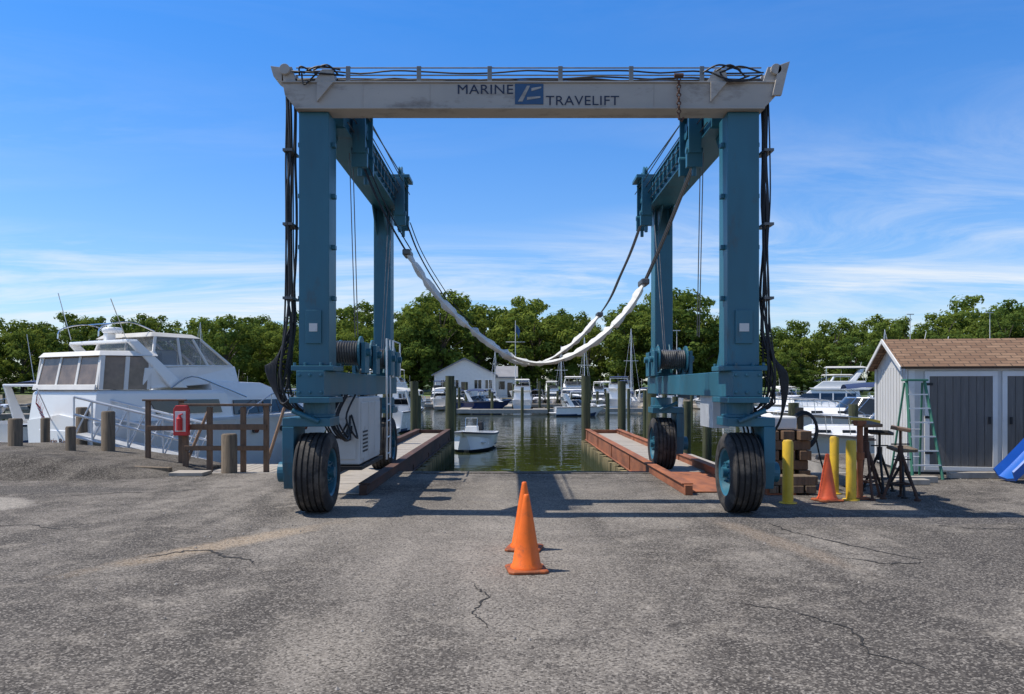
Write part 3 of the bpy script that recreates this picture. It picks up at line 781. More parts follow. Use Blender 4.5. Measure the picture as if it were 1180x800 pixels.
for x,y,h,r in ((-5.68,16.0,.78,.155),(-8.72,17.2,1.2,.14),(-10.1,18.7,1.25,.13),(-10.9,18.6,1.0,.1),(-4.95,17.7,1.0,.12),(-10.6,17.0,1.05,.14),(-9.2,16.6,.9,.1)):
    bm=B(); tube(bm,[(x,y,-3),(x,y,h-.03),(x,y,h)],r,14)
    for v in bm.verts:
        if v.co.z>h-.01: v.co.xy=Vector((x,y))+(v.co.xy-Vector((x,y)))*.85
    mk(bm,'timber_post','wood',smooth=True,angle=40)
g=G('aluminium_gangway'); bm=B()
P0=Vector((-9.9,18.0,.6)); P1=Vector((-7.3,18.5,-.1))
for off in (0,.9):
    for z in (0,.5,.9): tube(bm,[P0+Vector((0,off,z)),P1+Vector((0,off,z))],.03,8)
    for k in range(8):
        a=P0.lerp(P1,k/7)+Vector((0,off,0)); tube(bm,[a,a+Vector((0,0,.9))],.022,8)
        if k<7: tube(bm,[a,P0.lerp(P1,(k+1)/7)+Vector((0,off,.9))],.018,6)
loft(bm,[[P0+Vector((0,0,.03)),P0+Vector((0,.9,.03)),P0+Vector((0,.9,.06)),P0+Vector((0,0,.06))],[P1+Vector((0,0,.03)),P1+Vector((0,.9,.03)),P1+Vector((0,.9,.06)),P1+Vector((0,0,.06))]])
mk(bm,'truss','alu',g)
bm=B(); box(bm,-6.6,-5.95,15.3,15.8,.004,.07); mk(bm,'timber_ramp','plank',bevel=.006)
bm=B(); box(bm,-16,-6.7,15.55,15.72,.40,.50)
for v in bm.verts:
    if v.co.x>-7: v.co.z-=.36
mk(bm,'timber_kerb','wood',bevel=.01)

# ------------------------------------------------------------------ boats
def hull(L,Bm,H,tc,fz,stripe=1,n=22,rise=.22):
    bm=B(); rings=[]
    for i in range(n+1):
        t=i/n
        f=1 if t<.4 else 1-((t-.4)/.6)**2.4
        bs=Bm/2*(.9+.1*min(1,t/.3))*max(f,.012)
        sz=H*(1+rise*t*t); u=max(0,(t-.5)/.5)
        kz=-.4+(sz*.8+.4)*u**3.2
        cb=bs*(.88-.42*t**2.2); cz=max(kz+.03,.10+sz*.55*t**3)
        xs=t*L; xk=xs*(1-.1*t); xc=xs*(1-.055*t)
        def lp(q): return (xc+(xs-xc)*q,cb+(bs-cb)*q**1.2,cz+(sz-cz)*q)
        bi=max(bs-.13,.004)
        if t<tc: zi=fz; zc=fz; bi2=bi
        else: zi=sz+.05; zc=sz+.05+.09*Bm*max(f,0)**.5*.5; bi2=bi
        half=[(xk,0,kz),(xc,cb,cz),lp(.12),lp(.55),lp(.66),lp(.9),(xs+.02,bs+.03,sz-.04),(xs,bs,sz+.03),(xs,bi,sz+.045),(xs,bi2,zi+.001),(xs,0,zc)]
        rings.append([Vector(p) for p in half])
    mats=[2,2,0,1,0,0,3,0,0,0]
    for sg in (1,-1):
        rv=[[bm.verts.new((p.x,p.y*sg,p.z)) for p in r] for r in rings]
        for a,b in zip(rv,rv[1:]):
            for j in range(len(a)-1):
                fc=bm.faces.new((a[j],a[j+1],b[j+1],b[j])); fc.material_index=mats[j]
                if mats[j]==2 and fc.calc_center_median().z>.17: fc.material_index=0
        r0=rv[0]
        fc=bm.faces.new([r0[0]]+r0[1:9]+[bm.verts.new((0,0,rings[0][8].z))]); fc.material_index=0
        fc=bm.faces.new([rv[0][9],rv[0][8],bm.verts.new((0,0,rings[0][8].z)),rv[0][10]]); fc.material_index=0
    bmesh.ops.remove_doubles(bm,verts=bm.verts,dist=.003)
    return bm
def rail(bm,L,Bm,H,t0,t1,h,rise=.22,r=.014):
    for sg in (1,-1):
        pts=[]
        for k in range(13):
            t=t0+(t1-t0)*k/12
            f=1 if t<.4 else 1-((t-.4)/.6)**2.4
            bs=Bm/2*(.9+.1*min(1,t/.3))*max(f,.02)-.08
            sz=H*(1+rise*t*t)
            p=Vector((t*L,sg*max(bs,.02),sz+.05)); top=p+Vector((.05,0,h*min(1,.25+k/3)))
            pts.append(top)
            if k%2==0: tube(bm,[p,top],r*.8,5)
        tube(bm,pts,r,6)
def windshield(L,Bm,H,xw,h,g,half=.42,back=1.3):
    b=Bm*half
    base=[(xw-back,b),(xw-.35,b*.95),(xw,b*.72),(xw+.22,b*.3),(xw+.25,0),(xw+.22,-b*.3),(xw,-b*.72),(xw-.35,-b*.95),(xw-back,-b)]
    z=H*1.05+.1
    bm=B()
    lo=[Vector((x,y,z+.0)) for x,y in base]; hi=[Vector((x-h*.9,y*.86,z+h*(.75 if i in(0,8) else 1))) for i,(x,y) in enumerate(base)]
    loft(bm,[lo,hi],closed=False,cap=False); mk(bm,'windshield','glass',g,smooth=True)
    bm=B(); tube(bm,hi,.02,6); tube(bm,lo,.02,6)
    for k in (1,2,4,6,7): tube(bm,[lo[k],hi[k]],.016,6)
    mk(bm,'windshield_frame','chrome',g)
def arch(bm,x,b,z0,z1,rk=.6,w=.3):
    for sg in (1,-1):
        loft(bm,[[(x,sg*b,z0),(x+w*1.6,sg*b,z0),(x+w*1.6,sg*(b-.08),z0),(x,sg*(b-.08),z0)],[(x-rk,sg*b*.85,z1),(x-rk+w,sg*b*.85,z1),(x-rk+w,sg*(b*.85-.08),z1-.08),(x-rk,sg*(b*.85-.08),z1-.08)]])
    box(bm,x-rk,x-rk+w,-b*.85,b*.85,z1-.06,z1+.03)
def outboard(g,z):
    bm=B()
    frust(bm,-.62,-.1,.16,-.52,-.16,.12,z+.25,z+.62); frust(bm,-.5,-.2,.1,-.55,-.15,.15,z+.0,z+.249)
    box(bm,-.42,-.26,-.05,.05,z-.8,z-.001)
    mk(bm,'outboard_motor','black',g,bevel=.03)
def boat(name,x,y,head,L,Bm,H,style,stripe='navy',hc='white',detail=True,canvas='canvasb',z=WZ):
    g=G(name,(x,y,z),R(head))
    if style=='skiff':
        mk(hull(L,Bm,H,.9,.1,n=18,rise=.35),'hull',[hc,hc if stripe is None else stripe,'bluest','black'],g,smooth=True,angle=40)
        bm=B(); 
        for t in (.15,.45,.7): box(bm,L*t,L*t+.25,-Bm*.4,Bm*.4,H*.55,H*.62)
        frust(bm,L*.38,L*.52,.3,L*.4,L*.5,.25,.12,H+.35)
        mk(bm,'thwarts','white2',g,bevel=.015); outboard(g,H*.7)
        bm=B(); tube(bm,[(L*.5,-.25,H+.3),(L*.47,-.25,H+.7),(L*.47,.25,H+.7),(L*.5,.25,H+.3)],.015,6); mk(bm,'console_rail','chrome',g)
        return g
    tc=.42 if style!='fly' else .22
    mk(hull(L,Bm,H,tc,H*.45),'hull',[hc,stripe or hc,'bluest' if stripe!='redst' else 'redst','black'],g,smooth=True,angle=40)
    bm=B()
    if style=='express':
        frust(bm,L*.42,L*.86,Bm*.36,L*.46,L*.74,Bm*.26,H*1.05,H*1.05+.32)
        box(bm,L*.05,L*.12,-Bm*.38,Bm*.38,H*.45,H*.95)
        box(bm,L*.32,L*.36,-Bm*.35,-Bm*.08,H*.5,H+.35); box(bm,L*.32,L*.36,Bm*.08,Bm*.35,H*.5,H+.35)
        box(bm,-.5,0,-Bm*.38,Bm*.38,.25,.32)
        arch(bm,L*.27,Bm*.45,H*1.0,H+1.25)
        mk(bm,'cabin','white',g,bevel=.03)
        windshield(L,Bm,H,L*.53,.55,g)
        bm=B()
        for sg in (1,-1):
            for t in (.5,.6,.7):
                hw=Bm*.31
                box(bm,L*t,L*t+.35,sg*hw-.02,sg*hw+.02,H*1.05+.12,H*1.05+.22)
        mk(bm,'portlights','glass',g)
        if canvas:
            bm=B(); rings=[]
            for k in range(7):
                xx=L*.2+(L*.32)*k/6
                rings.append([(xx,Bm*.4*math.cos(a),H+1.15+.2*math.sin(a)+.1*math.sin(math.pi*k/6)) for a in [math.pi*q/8 for q in range(9)]])
            loft(bm,rings,closed=False,cap=False); 
            mk(bm,'bimini',canvas,g,smooth=True)
            bm=B()
            for sg in (1,-1):
                for xx,xb in ((L*.22,L*.3),(L*.5,L*.34)): tube(bm,[(xb,sg*Bm*.42,H+.05),(xx,sg*Bm*.4,H+1.15)],.014,6)
            mk(bm,'bimini_frame','chrome',g)
    elif style=='fly':
        z0=H*1.05
        frust(bm,L*.20,L*.66,Bm*.42,L*.22,L*.52,Bm*.36,z0,z0+1.05)
        frust(bm,L*.60,L*.86,Bm*.30,L*.60,L*.76,Bm*.2,z0+.05,z0+.4)
        frust(bm,L*.16,L*.50,Bm*.42,L*.14,L*.53,Bm*.42,z0+1.06,z0+1.2)
        frust(bm,L*.18,L*.50,Bm*.38,L*.18,L*.44,Bm*.38,z0+1.2,z0+1.62)
        arch(bm,L*.24,Bm*.38,z0+1.6,z0+2.35,.5,.25)
        mk(bm,'cabin','white',g,bevel=.03)
        bm=B()
        frust(bm,L*.24,L*.628,Bm*.405+.015,L*.24,L*.555,Bm*.375+.015,z0+.42,z0+.85)
        mk(bm,'cabin_windows','glass',g)
        bm=B(); frust(bm,L*.47,L*.50,Bm*.34,L*.38,L*.40,Bm*.3,z0+1.62,z0+1.95); mk(bm,'flybridge_screen','glass',g)
        bm=B()
        for q in (.30,.38,.46): box(bm,L*q-.04,L*q+.04,-Bm*.42-.0,Bm*.42,z0+.4,z0+.87)
        mk(bm,'window_pillars','white',g)
        if canvas:
            bm=B(); frust(bm,L*.16,L*.44,Bm*.36,L*.2,L*.42,Bm*.3,z0+2.45,z0+2.55); mk(bm,'bimini',canvas,g,bevel=.03)
            bm=B()
            for sg in (1,-1):
                for xx in (L*.18,L*.42): tube(bm,[(xx,sg*Bm*.35,z0+1.6),(xx,sg*Bm*.34,z0+2.46)],.015,6)
            mk(bm,'bimini_frame','chrome',g)
    if detail:
        bm=B(); rail(bm,L,Bm,H,.45,.99,.5); mk(bm,'bow_rail','chrome',g)
        bm=B()
        tube(bm,[(L*.24,.1,H+1.2),(L*.2,.1,H+2.9)],.012,5); mk(bm,'antenna','whitetrim',g)
    return g
def sailboat(x,y,head,L,mast):
    g=G('sailboat',(x,y,WZ),R(head))
    mk(hull(L,L*.32,L*.12,.3,L*.06,n=16),'hull',['white','white','bluest','navy'],g,smooth=True,angle=40)
    bm=B(); frust(bm,L*.35,L*.72,L*.1,L*.38,L*.66,L*.08,L*.125,L*.125+.45); mk(bm,'coachroof','white',g,bevel=.03)
    bm=B(); tube(bm,[(L*.6,0,L*.12),(L*.6,0,mast)],.07,6,r1=.045); tube(bm,[(L*.6,-.9,mast*.6),(L*.6,.9,mast*.6)],.03,5)
    for p in ((L*.98,0,L*.15),(0,0,L*.13),(L*.55,L*.15,L*.13),(L*.55,-L*.15,L*.13)): tube(bm,[(L*.6,0,mast),p],.012,4)
    mk(bm,'mast_and_rigging','alu',g)
    bm=B(); tube(bm,[(L*.6,0,L*.12+1.1),(L*.15,0,L*.12+1.0)],.13,8); mk(bm,'furled_sail','canvasb',g,smooth=True)

# --- main cabin cruiser (left)
g=G('cabin_cruiser',(-11.0,19.35,WZ),R(58))
L,Bm,H=9.6,3.3,1.75
FS=-.75      # flybridge set back
mk(hull(L,Bm,H,.0,H,n=28,rise=.12),'hull',['white','white','bluest','canvas'],g,smooth=True,angle=40)
bm=B()
loft(bm,[[(2.0,-1.4,H+.81),(5.1,-1.2,H+1.02),(5.1,1.2,H+1.02),(2.0,1.4,H+.81)],[(2.1,-1.42,H+1.35),(5.0,-1.15,H+1.45),(5.0,1.15,H+1.45),(2.1,1.42,H+1.35)]])
shift(bm,FS)
loft(bm,[[(.02,-1.46,H+.02),(3.9,-1.56,H+.02),(3.9,1.56,H+.02),(.02,1.46,H+.02)],[(.1,-1.42,H+.72),(3.7,-1.5,H+.72),(3.7,1.5,H+.72),(.1,1.42,H+.72)],[(.16,-1.34,H+.8),(3.6,-1.42,H+.8),(3.6,1.42,H+.8),(.16,1.34,H+.8)]])
loft(bm,[[(3.3,-1.52,H+.03),(7.3,-1.05,H+.1),(7.3,1.05,H+.1),(3.3,1.52,H+.03)],[(3.3,-1.46,H+.6),(6.7,-.95,H+.55),(6.7,.95,H+.55),(3.3,1.46,H+.6)],[(3.3,-1.35,H+1.05),(5.2,-1.1,H+1.0),(5.2,1.1,H+1.0),(3.3,1.35,H+1.05)]])
loft(bm,[[(6.4,-1.0,H+.1),(8.6,-.42,H+.18),(8.6,.42,H+.18),(6.4,1.0,H+.1)],[(6.4,-.9,H+.42),(8.0,-.35,H+.32),(8.0,.35,H+.32),(6.4,.9,H+.42)]])
box(bm,-.75,.0,-1.35,1.35,.25,.34)
box(bm,-.02,.02,-.9,.9,H*.3,H*.9)
mk(bm,'superstructure','white',g,bevel=.03)
bm=B()
for sg in (1,-1):
    def sd(x,zz,off=.03):
        t=(x-3.3)/(7.3-3.3); y0=1.52-.47*t; tt=(zz-.05)/.52; y1=1.46-.56*t
        return (x,sg*(y0+(y1-y0)*tt+off),H+zz)
    def win(xa,xb,za,zb,xc=None,zb2=None):
        xc=xc or xb; zb2=zb2 or zb
        loft(bm,[[sd(xa,za),sd(xb,za+.02),sd(xb,za+.02,-.02),sd(xa,za,-.02)],[sd(xa,zb),sd(xc,zb2),sd(xc,zb2,-.02),sd(xa,zb,-.02)]])
    win(4.0,5.1,.12,.52); win(5.16,6.0,.14,.52); win(6.06,7.0,.16,.5,6.5,.46)
    loft(bm,[[(1.6,sg*1.53,H+.2),(3.5,sg*1.575,H+.2),(3.5,sg*1.5,H+.2),(1.6,sg*1.45,H+.2)],[(1.4,sg*1.50,H+.55),(3.4,sg*1.55,H+.55),(3.4,sg*1.48,H+.55),(1.4,sg*1.42,H+.55)]])
    for x0 in (4.6,5.7,6.7):
        f=1-((x0/L-.4)/.6)**2.4; yy=Bm/2*f
        tube(bm,[(x0,sg*(yy-.1),1.42),(x0,sg*(yy+.005),1.42)],.09,14)
loft(bm,[[(6.55,-.85,H+.60),(6.55,.85,H+.60),(6.5,.85,H+.57),(6.5,-.85,H+.57)],[(5.4,-1.0,H+.98),(5.4,1.0,H+.98),(5.35,1.0,H+.95),(5.35,-1.0,H+.95)]])
mk(bm,'windows','glass',g)
bm=B()
zb=H+.81; zt=H+1.62
loft(bm,[[(.14,-1.36,zb),(1.5,-1.42,zb),(1.5,1.42,zb),(.14,1.36,zb)],[(.3,-1.28,zt),(1.45,-1.36,zt),(1.45,1.36,zt),(.3,1.28,zt)]])
mk(bm,'enclosure_panels','vinylb',g)
bm=B()
loft(bm,[[(.2,-1.36,zt+.001),(1.7,-1.42,zt+.03),(1.7,1.42,zt+.03),(.2,1.36,zt+.001)],[(.28,-1.25,zt+.12),(1.7,-1.3,zt+.16),(1.7,1.3,zt+.16),(.28,1.25,zt+.12)]])
for u in (-1,-.33,.33,1):
    x0=.12; loft(bm,[[(x0,u*1.33-.05,zb),(x0,u*1.33+.05,zb),(x0+.03,u*1.33+.05,zb),(x0+.03,u*1.33-.05,zb)],[(x0+.16,u*1.26-.05,zt),(x0+.16,u*1.26+.05,zt),(x0+.19,u*1.26+.05,zt),(x0+.19,u*1.26-.05,zt)]])
for sg in (1,-1):
    for q in (.15,.78,1.38):
        loft(bm,[[(q,sg*1.385,zb),(q+.1,sg*1.395,zb),(q+.1,sg*1.43,zb),(q,sg*1.42,zb)],[(q+.1,sg*1.3,zt),(q+.2,sg*1.31,zt),(q+.2,sg*1.37,zt),(q+.1,sg*1.36,zt)]])
loft(bm,[[(.10,-1.38,zb-.01),(.12,-1.38,zb+.12),(.12,1.38,zb+.12),(.10,1.38,zb-.01)],[(.06,-1.38,zb-.01),(.09,-1.38,zb+.12),(.09,1.38,zb+.12),(.06,1.38,zb-.01)]])
mk(bm,'enclosure_canvas','canvasw',g,bevel=.01)
bm=B()
z1=H+1.40; z2=H+2.15
loft(bm,[[(2.3,-1.36,z1),(4.9,-1.12,z1+.05),(4.9,1.12,z1+.05),(2.3,1.36,z1)],[(2.5,-1.2,z2),(3.9,-1.02,z2+.02),(3.9,1.02,z2+.02),(2.5,1.2,z2)]])
shift(bm,FS); mk(bm,'flybridge_vinyl','clear',g)
bm=B()
loft(bm,[[(2.35,-1.25,z2),(4.0,-1.06,z2+.02),(4.0,1.06,z2+.02),(2.35,1.25,z2)],[(2.5,-1.05,z2+.13),(3.8,-.9,z2+.13),(3.8,.9,z2+.13),(2.5,1.05,z2+.13)]])
shift(bm,FS); mk(bm,'flybridge_top','canvas',g,bevel=.03)
bm=B()
for sg in (1,-1):
    for a,b in (((2.3,1.37,z1),(2.5,1.21,z2)),((3.2,1.28,z1),(3.2,1.12,z2)),((4.1,1.2,z1),(3.7,1.05,z2)),((4.9,1.13,z1+.05),(3.95,1.03,z2))):
        tube(bm,[(a[0],a[1]*sg,a[2]),(b[0],b[1]*sg,b[2])],.04,6)
    tube(bm,[(2.3,1.37*sg,z1),(4.9,1.13*sg,z1+.05)],.035,6)
for u in (-.4,.4): tube(bm,[(4.91,u*1.1,z1+.05),(3.95,u,z2)],.035,6)
shift(bm,FS); mk(bm,'enclosure_seams','canvasw',g)
bm=B()
box(bm,3.0,3.5,-.7,-.2,H+1.36,H+1.85); box(bm,3.0,3.5,.2,.7,H+1.36,H+1.85)
shift(bm,FS); mk(bm,'helm_seats','canvasw',g,bevel=.05)
bm=B(); 
for sg in (1,-1):
    loft(bm,[[(2.6,sg*1.45,H+.85),(3.1,sg*1.45,H+.85),(3.1,sg*1.36,H+.85),(2.6,sg*1.36,H+.85)],[(1.5,sg*1.35,H+2.0),(1.75,sg*1.35,H+2.03),(1.75,sg*1.25,H+2.0),(1.5,sg*1.25,H+1.97)]])
box(bm,1.5,1.78,-1.3,1.3,H+1.97,H+2.05)
lathe(bm,[(0,0),(0,.22),(.08,.25),(.15,.22),(.17,0)],(1.9,0,H+2.25),'z',20); box(bm,1.7,1.95,-.08,.08,H+2.03,H+2.26)
shift(bm,FS+.2); mk(bm,'radar_arch','white',g,bevel=.025)
bm=B(); 
tube(bm,[(1.5,1.2,H+2.1),(1.2,1.25,H+3.3)],.012,5); tube(bm,[(1.5,-1.2,H+2.1),(1.1,-1.25,H+3.0)],.012,5)
for yy in (-.9,.9): tube(bm,smoothpts([(1.0,yy,H+2.1),(1.1,yy,H+2.35),(1.8,yy,H+2.5),(2.5,yy,H+2.3)],4),.018,6)
tube(bm,[(1.8,-.9,H+2.5),(1.8,.9,H+2.5)],.018,6)
shift(bm,FS+.2); rail(bm,L,Bm,H,.45,.995,.62,.12,.018)
for sg in (1,-1): tube(bm,smoothpts([(2.0,sg*1.5,H+.85),(2.6,sg*1.5,H+1.15),(3.5,sg*1.48,H+.9),(4.4,sg*1.45,H+.6)],4),.018,6)
mk(bm,'rails','chrome',g)
bm=B()
for t in (.15,.4,.62):
    x=t*L; yb=-(Bm/2*(1 if t<.4 else 1-((t-.4)/.6)**2.4)+.14)
    tube(bm,[(x,yb,.35),(x,yb,.45),(x,yb,.95),(x,yb,1.05)],.12,12); tube(bm,[(x,yb,1.05),(x,yb+.1,H)],.01,5)
mk(bm,'fenders','canvasw',g,smooth=True)
t_=text('Prairie Return',0,0,.13,1.5,0,g,'redst','transom_lettering')
t_.location=(-.03,.75,1.25); t_.rotation_euler=(R(90),0,R(-90))
bm=B()
tube(bm,[(.0,.35,H+.05),(-.35,.35,H+.85)],.014,6); mk(bm,'flag_staff','whitetrim',g)
bm=B()
for k in range(7):
    zc=H+.74-.055*k
    q0=Vector((-.32+.022*k,.36,zc)); q1=q0+Vector((-.10,-.10,-.22)); q2=q0+Vector((-.04,-.22,-.36))
    loft(bm,[[q0,q1,q2],[q0+Vector((0,0,-.055)),q1+Vector((0,0,-.055)),q2+Vector((0,0,-.055))]],mi=k%2,closed=False,cap=False)
    
mk(bm,'stars_and_stripes_flag',['flagred','canvasw'],g)
bm=B(); 
q0=Vector((-.33,.352,H+.745)); loft(bm,[[q0,q0+Vector((-.05,-.05,-.11))],[q0+Vector((.0,0,-.16)),q0+Vector((-.05,-.05,-.27))]],closed=False,cap=False); shift(bm,-.008,-.008,0); mk(bm,'flag_canton','canvasb',g)

boat('motorboat',-16.2,24.5,75,8,2.8,1.45,'express','bluest')
boat('skiff',-1.5,36.2,-96,4.6,2.0,.62,'skiff',None)
boat('motorboat',-6.2,88,-8,6.3,2.3,1.05,'express','navy','navy')
boat('motorboat',4.0,74,5,4.9,1.9,.8,'express',None,canvas=None)
boat('motorboat',11.8,88,82,9,3.0,1.3,'fly',None)
boat('motorboat',15.2,25.8,165,8.2,2.9,1.55,'express','canvas',canvas=None)
boat('motorboat',13.6,22.3,171,6.6,2.4,1.15,'express',None,canvas=None)
boat('motorboat',18.5,33,163,8.5,3.0,1.4,'express','bluest',canvas='canvasb')
boat('motorboat',24,50,160,9.5,3.2,1.35,'fly',None,canvas='canvas')
boat('dinghy',7.1,19.0,170,3.0,1.5,.55,'skiff',None)
boat('motorboat',-7.4,46,82,7,2.5,1.2,'express',None,canvas='canvas')
boat('motorboat',-9.0,52,80,8,2.8,1.3,'fly',None,canvas='canvas')
random.seed(21)
for xx in list(range(-62,-14,5))+[-9,-4,8,16,20,25,31]+list(range(36,80,5)):
    yy=98+random.uniform(-3,6)
    st=random.choice(['express','express','fly'])
    L0=random.uniform(6,9.5)
    boat('motorboat',xx+random.uniform(-1,1),yy,random.choice([80,-95,95,-85,85]),L0,L0*.34,L0*.15,st,random.choice(['navy','bluest',None,'redst',None]),random.choice(['white','white','white2']),True,random.choice(['canvasb','canvas','canvasw',None]))
for xx,yy in ((-30,60),(-36,68),(-24,72),(-42,58),(30,70),(38,66),(44,78),(22,80)):
    L0=random.uniform(6.5,9)
    boat('motorboat',xx,yy,random.choice([80,-95,100]),L0,L0*.34,L0*.15,random.choice(['express','fly']),random.choice(['navy',None]),'white',True,random.choice(['canvasb','canvas']))
for k,xx in enumerate((-15,-12.5,-10,-7,-1,1.8,3.6,5.2,7.4,9.5,11.6,13.5,15.8,18)):
    L0=random.uniform(5.5,8.5)
    boat('motorboat',xx+random.uniform(-.5,.5),110+random.uniform(-3,3),random.choice([85,-88,170,10,-95]),L0,L0*.34,L0*.155,random.choice(['express','fly','express']),random.choice(['navy',None,'redst']),'white',True,random.choice(['canvasb','canvasw']))
boat('motorboat',6.8,80,92,6,2.1,.95,'express','bluest',canvas='canvasb'); boat('motorboat',-11.0,84,85,7,2.4,1.05,'express',None,canvas='canvasw')
boat('motorboat',-2.6,93,95,6.5,2.2,1.0,'express',None,canvas='canvasb'); boat('motorboat',1.2,96,88,7.5,2.6,1.1,'fly',None,canvas='canvasw')
sailboat(14.5,95,85,8,10); sailboat(-15,96,-88,8.5,10.5); sailboat(6.2,108,80,7,8.5); sailboat(-40,97,88,8,11); sailboat(47,96,88,8,10); sailboat(10.2,104,95,7,9.5); sailboat(-3.2,112,80,7,8)
g=G('floating_dock'); bm=B()
box(bm,-70,80,104,106,WZ+.1,WZ+.5)
for x in range(-65,80,8): box(bm,x,x+1.0,92,103.9,WZ+.1,WZ+.48)
box(bm,-5.5,3.5,78,79.6,WZ+.1,WZ+.5); box(bm,-5.5,-4.3,79.7,91.5,WZ+.1,WZ+.47); box(bm,2.2,14,82,83.4,WZ+.1,WZ+.49)
box(bm,-45,-9.5,64,65.6,WZ+.1,WZ+.5); box(bm,18,50,62,63.5,WZ+.1,WZ+.5)
mk(bm,'dock_deck','plank',g,bevel=.02)
bm=B()
for x in range(-66,80,3):
    xx=x+random.uniform(-.8,.8); yy=random.uniform(90,108); tube(bm,[(xx,yy,-3),(xx,yy,random.uniform(1.0,2.6))],.15,8)
for x,y in ((-5.6,78),(-2,80),(1,77.8),(3.6,79),(6,81.5),(9,84),(12,82),(14,84),(-5.7,86),(7.2,60),(9.2,48),(-7.6,44),(-5.4,46),(-9.9,42),(11,66),(17,60),(8.2,40)):
    tube(bm,[(x,y,-3),(x,y,random.uniform(1.1,1.9))],.15,8)
mk(bm,'dock_piles','pilegreen',g)
g=G('side_dock'); bm=B(); box(bm,5.5,13,19.6,20.4,WZ+.3,WZ+.6); box(bm,4.15,5.4,16.3,24,WZ+.3,WZ+.62)
mk(bm,'deck','plank',g,bevel=.01)
for x,y,h in ((7.6,21.5,1.3),(10.5,24.5,1.2),(6.0,24.5,1.5),(6.6,30,1.2)):
    bm=B(); tube(bm,[(x,y,-3),(x,y,h)],.14,12); mk(bm,'mooring_pile','pilegreen',smooth=True,angle=40)

# ------------------------------------------------------------------ cottage
g=G('white_cottage'); y0=119
bm=B(); box(bm,-11.6,-2.6,y0,y0+9,.2,3.7); prismY(bm,[(-11.6,3.701),(-2.6,3.701),(-7.1,6.0)],y0,y0+.2)
box(bm,-2.599,.6,y0+1.5,y0+8,.2,3.3)
mk(bm,'walls','whitetrim',g)
bm=B()
for s in (1,-1):
    xe=-7.1+s*4.9
    prismY(bm,[(-7.1,6.0),(xe,3.5),(xe,3.68),(-7.1,6.22)],y0-.4,y0+9.3)
prismX(bm,[(y0+1.1,3.2),(y0+4.75,4.9),(y0+4.75,5.1),(y0+1.1,3.4)],-2.5,.9); prismX(bm,[(y0+4.75,4.9),(y0+8.4,3.2),(y0+8.4,3.4),(y0+4.75,5.1)],-2.5,.9)
mk(bm,'roof','roofgrey',g)
bm=B()
for x in (-10.6,-9.0,-5.6,-4.0): box(bm,x,x+1.0,y0-.05,y0-.01,1.6,2.9)
box(bm,-7.6,-6.6,y0-.05,y0-.01,.4,2.6); box(bm,-2.0,-1.1,y0+1.44,y0+1.49,1.5,2.7); box(bm,-.7,.1,y0+1.44,y0+1.49,.3,2.5)
mk(bm,'windows','glass',g)
bm=B()
for x in (-10.6,-9.0,-5.6,-4.0):
    box(bm,x-.1,x+1.1,y0-.08,y0-.051,2.9,3.02); box(bm,x-.1,x+1.1,y0-.08,y0-.051,1.48,1.6); box(bm,x+.46,x+.54,y0-.08,y0-.051,1.6,2.9)
mk(bm,'window_trim','white',g)
g=G('flagpole'); bm=B(); tube(bm,[(.5,116,0),(.5,116,11.5)],.09,8,r1=.04); tube(bm,[(-.9,116,8.4),(1.9,116,8.4)],.04,6); mk(bm,'pole','whitetrim',g)
bm=B(); rings=[]
for k in range(5): rings.append([(.55+.16*k,116+.12*math.sin(k),10.9-.06*k*k*.9),(.55+.1*k,116+.12*math.sin(k),9.8-.06*k*k*.9)])
loft(bm,rings,closed=False,cap=False); mk(bm,'flag','logo',g)
for x,y,h in ((-47,112,9),(56,112,12),(24,116,10),(72,120,13)):
    g=G('light_pole'); bm=B(); tube(bm,[(x,y,-1),(x,y,h)],.09,8,r1=.05); box(bm,x-.5,x+.5,y-.1,y+.1,h,h+.12); mk(bm,'pole','greybox',g)

